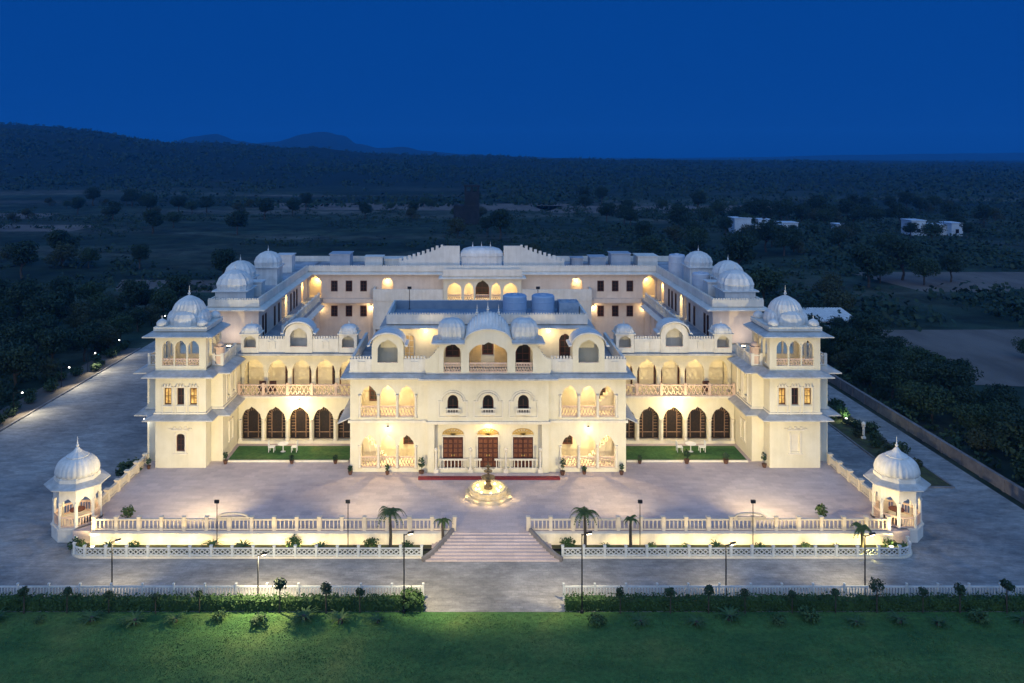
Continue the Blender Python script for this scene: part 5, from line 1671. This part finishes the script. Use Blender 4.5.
# potted plants along the facade
def make_pot(seed, h=1.1, leafy=True):
    r = random.Random(seed); root = empty('potted_plant', (0,0,0))
    b = MB(); b.lathe(0, 0, [(0.16,0.0),(0.24,0.3),(0.27,0.4),(0.23,0.4),(0.2,0.34)], 14); part('pot', b, 'pot', root)
    m = MB()
    m.tube([(0,0,0.3),(0,0,h*0.75)], 0.02, 5)
    leaf_quads(m, (0,0,h*0.72), (0.3,0.3,h*0.3), 60, 0.24, r); part('foliage', m, 'leaf_mid', root)
    return root
pp = [make_pot(81, 1.25), make_pot(82, 0.95), make_pot(83, 1.6)]
used = [False]*3
pots = [(-11.9,69.0,1),(-8.7,69.0,0),(-5.75,68.9,2),(6.4,68.9,2),(8.3,69.1,1),(11.5,69.0,0),(-13.6,71.5,1),(-17.5,71.5,1),(13.6,71.5,1),(17.8,71.5,0),(21.3,71.5,1),(-23.4,71.4,0),(24.4,70.6,2),(-29.8,70.3,0)]
for i, (u, y, k) in enumerate(pots):
    place(pp[k], not used[k], (XC+u, y, 0.0), i, 0.7 + 0.3*rnd.random(), f'terracotta pot with a {["leafy bush","low plant","tall plant"][k]} at the foot of the palace front', 'potted plant', ['leafy potted bushes','low potted plants','tall potted plants'][k]); used[k] = True
pl = make_shrub(1.6, 1.8, 85, 'leaf_mid', 500, 0.25); place(pl, True, (XC-31.4, 70.0, GZ), 0, 1.3, 'dark bush growing at the outer foot of the left tower', 'bush')

# ------------------------------------------------------------------ lamp posts
def lamp_post(x, y, z, h, label, watts, group=None, arm=0.45, color=(1.0,0.80,0.46), name='lamp_post', bulbm='bulb', lit=True, aim=None):
    o = empty(name, (x, y, z), label, 'lamp post', group)
    b = MB(); b.lathe(x, y, [(0.11,z-0.1),(0.11,z+0.15),(0.05,z+0.2),(0.04,z+h)], 8); part('pole', b, 'iron', o)
    b = MB(); b.bar((x, y, z+h-0.06), (x+arm, y-0.1, z+h+0.12), 0.05); part('arm', b, 'iron', o)
    hd = MB(); hd.bar((x+arm*0.55, y-0.07, z+h+0.09), (x+arm*1.35, y-0.13, z+h+0.19), 0.2, 0.08); ho = part('head', hd, 'iron', o)
    if lit:
        g = MB(); g.bar((x+arm*0.65, y-0.08, z+h+0.04), (x+arm*1.25, y-0.12, z+h+0.12), 0.15, 0.04); part('lens', g, bulbm, ho)
        if aim: spot(ho, (x+arm, y-0.1, z+h-0.1), (x+aim[0], y+aim[1], GZ), watts, color, 125, 0.9, 0.1)
        else: point(ho, (x+arm, y-0.1, z+h-0.12), watts, color, 0.1)
    return o
FY = 49.75
for x, Y, h, wts, lb in ((112, 51.9, 3.5, 900, 'slim lamp post at the left end of the front driveway'),
                         (258, 50.75, 3.2, 2000, 'brightly lit lamp post on the drive behind the left hedge'),
                         (404, 49.8, 4.9, 2600, 'tall lamp post at the lawn edge by the end of the left hedge'),
                         (582, 49.8, 4.9, 1500, 'tall lamp post at the lawn edge by the end of the right hedge'),
                         (726, 51.9, 3.3, 700, 'slim lamp post behind the right hedge, midway along it'),
                         (865, 51.9, 3.9, 1200, 'slim lamp post behind the right hedge nearest the right domed kiosk')):
    lamp_post(PX(x, Y), Y, GZ if Y > 49.9 else -0.93, h, lb, wts, aim=None if x == 258 else (3.0, 3.2) if x == 404 else (-2.0, 3.5))

# floodlights on slender poles in the planting beds, aimed at the palace front
def flood_pole(x, y, z, h, target, watts, label, size=128, color=FLOOD):
    o = empty('floodlight', (x, y, z), label, 'floodlight', 'floodlights aimed at the palace front')
    b = MB(); b.lathe(x, y, [(0.07,z-0.1),(0.07,z+0.1),(0.035,z+0.12),(0.03,z+h)], 8); part('pole', b, 'iron', o)
    b = MB(); b.box(x-0.16, x+0.16, y-0.12, y+0.03, z+h, z+h+0.22); part('head', b, 'iron', o)
    g = MB(); g.box(x-0.13, x+0.13, y+0.035, y+0.05, z+h+0.03, z+h+0.19); part('lens', g, 'bulb', o)
    spot(o, (x, y+0.16, z+h+0.11), target, watts, color, size, 1.0, 0.12)
    return o
for x, u, w in ((217, -26, 7600), (348, -9, 4500), (640, 9, 4500), (753, 26, 7600)):  # the right pole nearer the stairs is added to light the front
    X = PX(x, 57.9)
    fo = flood_pole(X, 57.9, GZ+0.1, 3.3, (XC+u, 71.0, 5.5), w, f'slender floodlight pole in the bed {["left","right"][x>487]} of the stairs, {"nearer" if x in (348,640) else "farther from"} them')
    if abs(u) > 20:      # a second lamp on the same head, turned to the domed kiosk
        sg = -1 if u < 0 else 1
        spot(fo, (X + sg*0.2, 57.9, GZ+3.52), (XC + sg*31.0, 60.6, 3.9), 3000, (1.0,0.78,0.44), 42, 0.8, 0.12)
# wall washer bars at the foot of the retaining walls
for i in range(24):
    u = 4.6 + 2.2*(i % 12); sg = -1 if i < 12 else 1
    w = (2 if u < 8 else 9 if u < 12 else 28) * (1.0 if sg > 0 else 1.1)
    X = XC + sg*u; Y = 57.55
    o = empty('wall_washer', (X, Y, GZ+0.12), 'long low light bar in the planting bed, shining on the retaining wall', 'light bar', 'light bars at the foot of the retaining walls')
    b = MB(); b.box(X-0.95, X+0.95, Y-0.06, Y+0.04, GZ+0.1, GZ+0.26); part('housing', b, 'iron', o)
    g = MB(); g.box(X-0.92, X+0.92, Y+0.041, Y+0.05, GZ+0.19, GZ+0.25); part('lens', g, 'bulb', o)
    l = bpy.data.lights.new('lamp_light', 'AREA'); l.shape = 'RECTANGLE'; l.size = 1.9; l.size_y = 0.08
    l.energy = w * LAMP; l.color = (1.0, 0.74, 0.26)
    lo = bpy.data.objects.new('lamp_light', l); COL.objects.link(lo); lo.parent = o
    lo.location = Vector((X, Y+0.10, GZ+0.27)) - chain_loc(o)
    lo.rotation_euler = Vector((0, 0.80, 0.60)).to_track_quat('-Z', 'Y').to_euler()

# lamps along the side road on the left
def road_lamp(x, y, label, w=60, h=2.4, color=(1.0,0.86,0.58)):
    o = empty('road_lamp', (x, y, GZ), label, 'lamp', 'lamps along the left side road')
    b = MB(); b.lathe(x, y, [(0.08,GZ-0.1),(0.08,GZ+0.1),(0.045,GZ+0.12),(0.04,GZ+h)], 8); part('pole', b, 'iron', o)
    b = MB(); b.bar((x, y, GZ+h-0.03), (x+0.9, y, GZ+h+0.1), 0.05); part('arm', b, 'iron', o)
    b = MB(); b.lathe(x+0.95, y, [(0.04,GZ+h-0.04),(0.08,GZ+h-0.02),(0.085,GZ+h+0.05),(0.03,GZ+h+0.10)], 12); part('globe', b, 'whitebulb', o, smooth=True)
    spot(o, (x+1.0, y-0.1, GZ+h-0.2), (x+3.2, y-1.0, GZ), w, color, 140, 0.5)
for x, y, w in ((-50.2, 88, 800), (-50.3, 98.5, 600), (-50.4, 105.5, 700), (-50.5, 113, 400), (-50.5, 130, 150)):
    road_lamp(x, y, 'small lamp post on the verge of the side road left of the palace', w)
# lamps on the right
o = empty('garden_lamp', (39.6, 80.5, GZ), 'white pedestal lamp in the flower bed right of the palace', 'lamp')
b = MB(); b.lathe(39.6, 80.5, [(0.25,GZ),(0.25,GZ+0.2),(0.12,GZ+0.3),(0.12,GZ+1.2),(0.22,GZ+1.3)], 10); part('pedestal', b, 'white', o)
b = MB(); b.lathe(39.6, 80.5, [(0.1,GZ+1.3),(0.2,GZ+1.45),(0.2,GZ+1.6),(0.05,GZ+1.75)], 12); part('globe', b, 'white', o)
o = empty('garden_lamp', (40.2, 85.5, GZ), 'low garden spotlight under the bright green bush in the flower bed right of the palace', 'lamp')
b = MB(); b.lathe(40.2, 85.5, [(0.06,GZ),(0.06,GZ+0.3),(0.12,GZ+0.42)], 8); part('housing', b, 'iron', o)
b = MB(); b.lathe(40.2, 85.5, [(0.11,GZ+0.421),(0.08,GZ+0.46)], 8); part('lens', b, 'whitebulb', o)
point(o, (40.2, 85.2, GZ+0.7), 70, (0.9,1.0,0.6), 0.08)
p = make_shrub(1.7, 1.7, 90, 'shrub', 420, 0.24); place(p, True, (40.2, 86.3, GZ), 0, 1, 'bright green lit bush in the flower bed right of the palace', 'bush')
lamp_post(43.2, 106, GZ, 3.0, 'small white lamp on a post far along the lane right of the palace', 30, bulbm='whitebulb', color=(0.9,0.95,1.0))
# lamp on the outer corner of the left tower
o = wall_lamp(XC-30.75, 71.95, 4.0, 22, (0.95,0.97,1.0), mat_='whitebulb')

# boundary wall of the lane on the right
b = MB()
bw = empty('boundary_wall', (45.6, 60, GZ), 'long low masonry wall beside the lane right of the palace', 'wall')
b.box(45.45, 45.7, 46, 132, GZ-0.3, GZ+0.95); part('body', b, 'darkstone', bw)
b = MB(); b.box(45.4, 45.75, 46, 132, GZ+0.95, GZ+1.03); part('coping', b, 'darkstone', bw)
b = MB()
for i in range(29): b.box(45.36, 45.445, 47+3*i, 47.3+3*i, GZ-0.1, GZ+0.945)
part('pier', b, 'darkstone', bw)
# low kerb wall between road and woods on the left, and shrubs on verge and bed
bs = [make_shrub(1.2, 1.6, 91, 'leaf_mid', 320, 0.24), make_shrub(0.8, 1.2, 92, 'leaf_olive', 220, 0.22)]
used = [False]*2
for i in range(34):
    k = i % 2; x = 38.7 + 2.4*rnd.random(); y = 70.5 + i*0.95
    place(bs[k], not used[k], (x, y, GZ), i*1.7, 0.7+0.5*rnd.random(), ['dark leafy bush in the flower bed right of the palace','small olive bush in the flower bed right of the palace'][k], 'shrub', ['dark bushes in the right flower bed','olive bushes in the right flower bed'][k]); used[k] = True
proto_v = copy_tree(bs[0])
used = False
for i in range(26):
    x = -49.4 - 2.6*rnd.random(); y = 62 + i*2.3
    place(proto_v, not used, (x, y, GZ), i*1.3, 0.8+0.6*rnd.random(), 'dark roadside bush on the verge of the left side road', 'shrub', 'bushes on the left verge'); used = True

# ------------------------------------------------------------------ trees
T = [make_tree(6.4, 6.2, 101, 'leaf_dark', 3600, 12, 0.36), make_tree(5.4, 5.6, 102, 'leaf_mid', 3000, 10, 0.34), make_tree(7.4, 6.4, 103, 'leaf_dark', 3800, 13, 0.38),
     make_tree(4.2, 4.8, 104, 'leaf_olive', 2200, 9, 0.30, 0.9)]
tu = [False]*4
r = random.Random(11)
placed = []
def scatter(n, xr, yr, dmin, label, group, cat='tree', inview=True, sc=(0.75, 1.25), z=-1.1, kinds=(0,1,2,3), avoid=None):
    c = 0; tries = 0
    cl = [(r.uniform(*xr), r.uniform(*yr)) for _ in range(max(3, n//6))]
    while c < n and tries < n*60:
        tries += 1
        y = yr[0] + (yr[1]-yr[0])*r.random() ** 0.9; x = r.uniform(*xr)
        if group.startswith(('field', 'trees of the far')) and r.random() < 0.7:
            a_, b_ = r.choice(cl); x = a_ + r.gauss(0, 14); y = b_ + r.gauss(0, 5)
            if not (xr[0] < x < xr[1] and yr[0] < y < yr[1]): continue
        if inview and not (-0.63*y < x < 0.735*y): continue
        if avoid and avoid(x, y): continue
        if any((x-a)**2 + (y-b)**2 < dmin*dmin for a, b in placed): continue
        placed.append((x, y)); c += 1
        k = r.choice(kinds)
        gh = ground_h(x, y) if y > 480 else z
        place(T[k], not tu[k], (x, y, gh), r.uniform(0, 6.28), r.uniform(*sc), label, cat, group); tu[k] = True
    return c
cnt = 0
cnt += scatter(74, (-105, -53), (58, 150), 4.3, 'dark bushy tree in the thick wood left of the side road', 'trees of the wood left of the side road', sc=(0.6, 1.0))
cnt += scatter(52, (48, 59), (58, 136), 3.0, 'dark bushy tree in the belt behind the boundary wall right of the palace', 'trees behind the right boundary wall', sc=(0.55, 0.85))
fields = lambda x, y: (60 < x < 132 and 96 < y < 133) or (92 < x < 155 and 163 < y < 198)
cnt += scatter(82, (52, 330), (137, 420), 5.5, 'dark spreading tree in the dusky woodland to the right beyond the palace', 'trees of the far woodland on the right', sc=(0.9, 1.5), avoid=fields)
cnt += scatter(42, (-260, -34), (150, 470), 6, 'dark lone tree on the open fields to the left beyond the palace', 'field trees on the left', sc=(0.8, 1.6))
cnt += scatter(36, (-40, 110), (150, 480), 6, 'dark tree standing on the plain behind the palace roofs', 'field trees behind the palace', sc=(0.8, 1.5))
o = place(T[1], False, (78, 112, -1.1), 0.5, 0.55, 'small lone tree standing in the pale ploughed field on the right', 'tree')
o = place(T[3], False, (-52.5, 116, -1.0), 0.5, 0.85, 'pale green tree lit by a lamp at the far end of the left road', 'tree')

for (x, y, k, sc_) in ((152, 276, 0, 0.9), (160.5, 277, 1, 0.8), (171, 275, 2, 0.75), (98, 272, 1, 0.7), (112, 276, 0, 0.75), (120, 279, 2, 0.6), (91, 284, 2, 0.9), (177, 290, 0, 1.0)):
    place(T[k], False, (x, y, -1.1), x, sc_, 'dark tree close in front of the far white houses', 'tree', 'trees before the white houses')
# scrub woods that cover the plain and the hill flanks, one mass
m = MB(); r2 = random.Random(5)
def clump(x, y, z, s):
    vs = []; n = 6
    for ring, (k, h) in enumerate(((0.9, 0.1), (1.0, 0.5), (0.6, 0.9))):
        for i in range(n):
            a = 2*PI*i/n + ring*0.5; q = s*k*r2.uniform(0.75, 1.25)
            vs.append((x+math.cos(a)*q, y+math.sin(a)*q, z + s*h*r2.uniform(0.8,1.3)))
    vs.append((x, y, z + s*1.2))
    fs = []
    for ring in range(2):
        for i in range(n):
            fs.append((ring*n+i, ring*n+(i+1)%n, (ring+1)*n+(i+1)%n, (ring+1)*n+i))
    for i in range(n): fs.append((2*n+i, 2*n+(i+1)%n, 3*n))
    m.add(vs, fs)
def puff(x, y, z, s_, n, q):
    for _ in range(n):
        v = Vector((r2.gauss(0,.45), r2.gauss(0,.45), abs(r2.gauss(0,.38))))
        p = Vector((x+v.x*s_, y+v.y*s_, z+s_*0.15+v.z*s_))
        nn = (v + Vector((r2.gauss(0,.5), r2.gauss(-.3,.5), r2.gauss(.4,.4)))).normalized(); a = nn.orthogonal().normalized(); a = Matrix.Rotation(r2.uniform(0,PI),3,nn) @ a; bb = nn.cross(a)
        k = q*r2.uniform(0.7,1.4)
        m.add([p-a*k*.5, p+bb*k*.4, p+a*k*.5, p-bb*k*.4], [(0,1,2,3)])
for i in range(12000):
    y = 430 * (1900/430.0) ** (r2.random() ** 0.75)
    x = r2.uniform(-0.64*y, 0.74*y)
    q = mnoise.fractal(Vector((x*0.007, y*0.0035, 2.0)), 1.0, 2.0, 4)
    dens = max(0, q)*1.6 + (0.42 + q*0.5 if y > 640 else 0.02) + (0.25 if x > 40 else 0)
    if r2.random() > dens: continue
    puff(x, y, ground_h(x, y) - 0.3, r2.uniform(2.5, 6.5), 9, 2.2 if y < 900 else 3.2)
for i in range(9500):     # undergrowth nearer by
    y = r2.uniform(125, 430); x = r2.uniform(-0.64*y, 0.74*y)
    if (-47 < x < 46 and y < 135) or fields(x, y): continue
    q = mnoise.fractal(Vector((x*0.02, y*0.010, 5.0)), 1.0, 2.0, 4)
    if q < (0.12 if x < 45 else -0.22): continue
    if x < 45 and r2.random() < 0.45: continue
    puff(x, y, -1.3, r2.uniform(0.7, 2.0) * (2.3 if x > 50 else 1), 12, 1.0 if x > 50 else 0.7)
for i in range(46):      # hedgerows along field edges
    y0 = 140 + 420 * r2.random() ** 0.8; x0 = r2.uniform(-0.62*y0, 0.72*y0); L = r2.uniform(20, 90); sl_ = r2.uniform(-0.12, 0.12)
    for k in range(int(L/2.6)):
        x = x0 + k*2.6 + r2.gauss(0, 1.0); y = y0 + sl_*k*2.6 + r2.gauss(0, 0.8)
        if fields(x, y) or not (-0.66*y < x < 0.76*y) or r2.random() < 0.25: continue
        puff(x, y, ground_h(x, y) if y > 480 else -1.3, r2.uniform(0.9, 3.6), 16, 0.9)
tag(m.build('scrub_woods', M['leaf_dark'], smooth=False), kind='stuff')
for (xa, xb, ya, yb, n, lf) in ((-100, -52.8, 55, 150, 420, 'leaf_dark'), (46.5, 60.5, 55, 137, 260, 'leaf_mid')):
    m = MB()
    for i in range(n):
        x = r2.uniform(xa, xb); y = r2.uniform(ya, yb)
        if not (-0.66*y < x < 0.76*y): continue
        s_ = r2.uniform(0.7, 1.4); leaf_quads(m, (x, y, -0.9+s_*0.5), (s_, s_, s_*0.8), 40, 0.5, r2)
    tag(m.build('undergrowth', M[lf]), kind='stuff')

# ------------------------------------------------------------------ far buildings
def house(x, y, boxes, label, cat='house', name='house', m='farwall', z=-1.1):
    o = empty(name, (x, y, z), label, cat)
    for (x0, x1, y0, y1, z0, z1) in boxes:
        b = MB(); b.box(x+x0, x+x1, y+y0, y+y1, z+z0-0.2, z+z1); part('wall', b, m, o)
        b = MB(); b.box(x+x0-0.25, x+x1+0.25, y+y0-0.25, y+y1+0.25, z+z1, z+z1+0.25); part('roof', b, m, o)
        n = max(1, int((x1-x0)/3.2))
        for i in range(n):
            c = x+x0 + (x1-x0)*(i+0.5)/n
            w = MB(); w.box(c-0.6, c+0.6, y+y0-0.06, y+y0-0.01, z+z0+1.0, z+z0+2.4); part('window', w, 'glass', o)
    return o
house(PX(765, 290), 290, [(-11,-5,0,7,0,5.6),(-5,6,-4,5,0,3.4),(6,12,0,6,0,4.0),(-2,2,1,5,3.66,5.2)], 'white flat-roofed house of stepped blocks far off among trees, larger of the two white ones')
house(PX(937, 285), 285, [(-9,-4,0,7,0,5.2),(-4,4,1,8,0,3.6),(4,8,-2,5,0,4.4)], 'white flat-roofed house far off at the right, half hidden by trees')
house(PX(845, 300), 300, [(-3,3,0,5,0,2.6)], 'small pale house between the two white houses far on the right')
house(PX(420, 170), 190, [(-5,5,0,6,0,3.0)], 'low grey shed on the plain just behind the palace roofs', 'shed', 'shed', 'hutwall')
house(PX(630, 150), 150, [(-5,4,0,6,0,4.5),(5,9,0,5,0,3.2)], 'grey blocky outbuildings behind the right end of the rear range', 'outbuilding', 'outbuilding', 'hutwall')
house(PX(334, 140), 140, [(-4,3,0,6,0,5.5)], 'grey outbuilding behind the left end of the rear range', 'outbuilding', 'outbuilding', 'hutwall')
o = empty('ruined_tower', (0, 330, -1.1), 'dark square ruined tower standing alone on the plain behind the palace', 'tower')
b = MB(); X = PX(467, 330)
b.box(X-5.5, X+5.0, 327, 334, -1.3, 7.0); part('base', b, 'brick', o)
b = MB(); b.box(X-1.0, X+5.0, 327.5, 333.5, 7.0, 12.5); part('tower', b, 'brick', o)
b = MB()
for q in (-1.0, 1.6, 4.2): b.box(X+q, X+q+0.8, 327.4, 328.2, 12.5, 14.5)
b.box(X-1.3, X+5.3, 327.2, 334, 14.5, 15.2); part('belfry', b, 'brick', o)
# open shed with a corrugated roof right of the palace
o = empty('open_shed', (57.5, 126, -1.1), 'open shed with a pale corrugated roof behind the right tower', 'shed')
b = MB()
n = 44
for i in range(n):
    x0 = 50.5 + 9.8*i/n; x1 = 50.5 + 9.8*(i+1)/n; dz = 0.07 if i % 2 else 0.0
    b.add([(x0,123.5,1.85+dz),(x1,123.5,1.85+(0.07-dz)),(x1,130,2.75+(0.07-dz)),(x0,130,2.75+dz)], [(0,1,2,3)])
b.box(50.5, 60.3, 123.6, 130, 1.70, 1.80); part('roof', b, 'dome', o)
for x in (51, 55.5, 59.9):
    for y in (124, 129.5):
        b = MB(); b.box(x-0.1, x+0.1, y-0.1, y+0.1, -1.3, 1.70); part('post', b, 'iron', o)
t = MB()
t.add([(49.2,119.5,-0.2),(60,119.5,-0.2),(60.5,123.2,1.35),(49.6,123.2,1.35),(49.2,119.5,-0.3),(60,119.5,-0.3),(60.5,123.2,1.25),(49.6,123.2,1.25)], [(0,1,2,3),(7,6,5,4),(0,4,5,1),(1,5,6,2),(2,6,7,3),(3,7,4,0)])
t.box(49.4, 60.2, 119.7, 122.9, -1.3, -0.35)
tag(t.build('tarpaulin', M['tank']), 'blue tarpaulin spread over stores in front of the open shed', 'tarpaulin')

# ------------------------------------------------------------------ evening haze over the plain
b = MB(); b.box(-7000, 7000, -150, 7300, -3.5, 260)
hz = bpy.data.materials.new('evening_haze'); hz.use_nodes = True
t = hz.node_tree; t.nodes.remove(t.nodes['Principled BSDF'])
pv = t.nodes.new('ShaderNodeVolumePrincipled')
pv.inputs['Color'].default_value = (0.04, 0.40, 0.95, 1)
pv.inputs['Density'].default_value = 0.00019
t.links.new(pv.outputs[0], t.nodes['Material Output'].inputs['Volume'])
tag(b.build('haze', hz), kind='stuff')
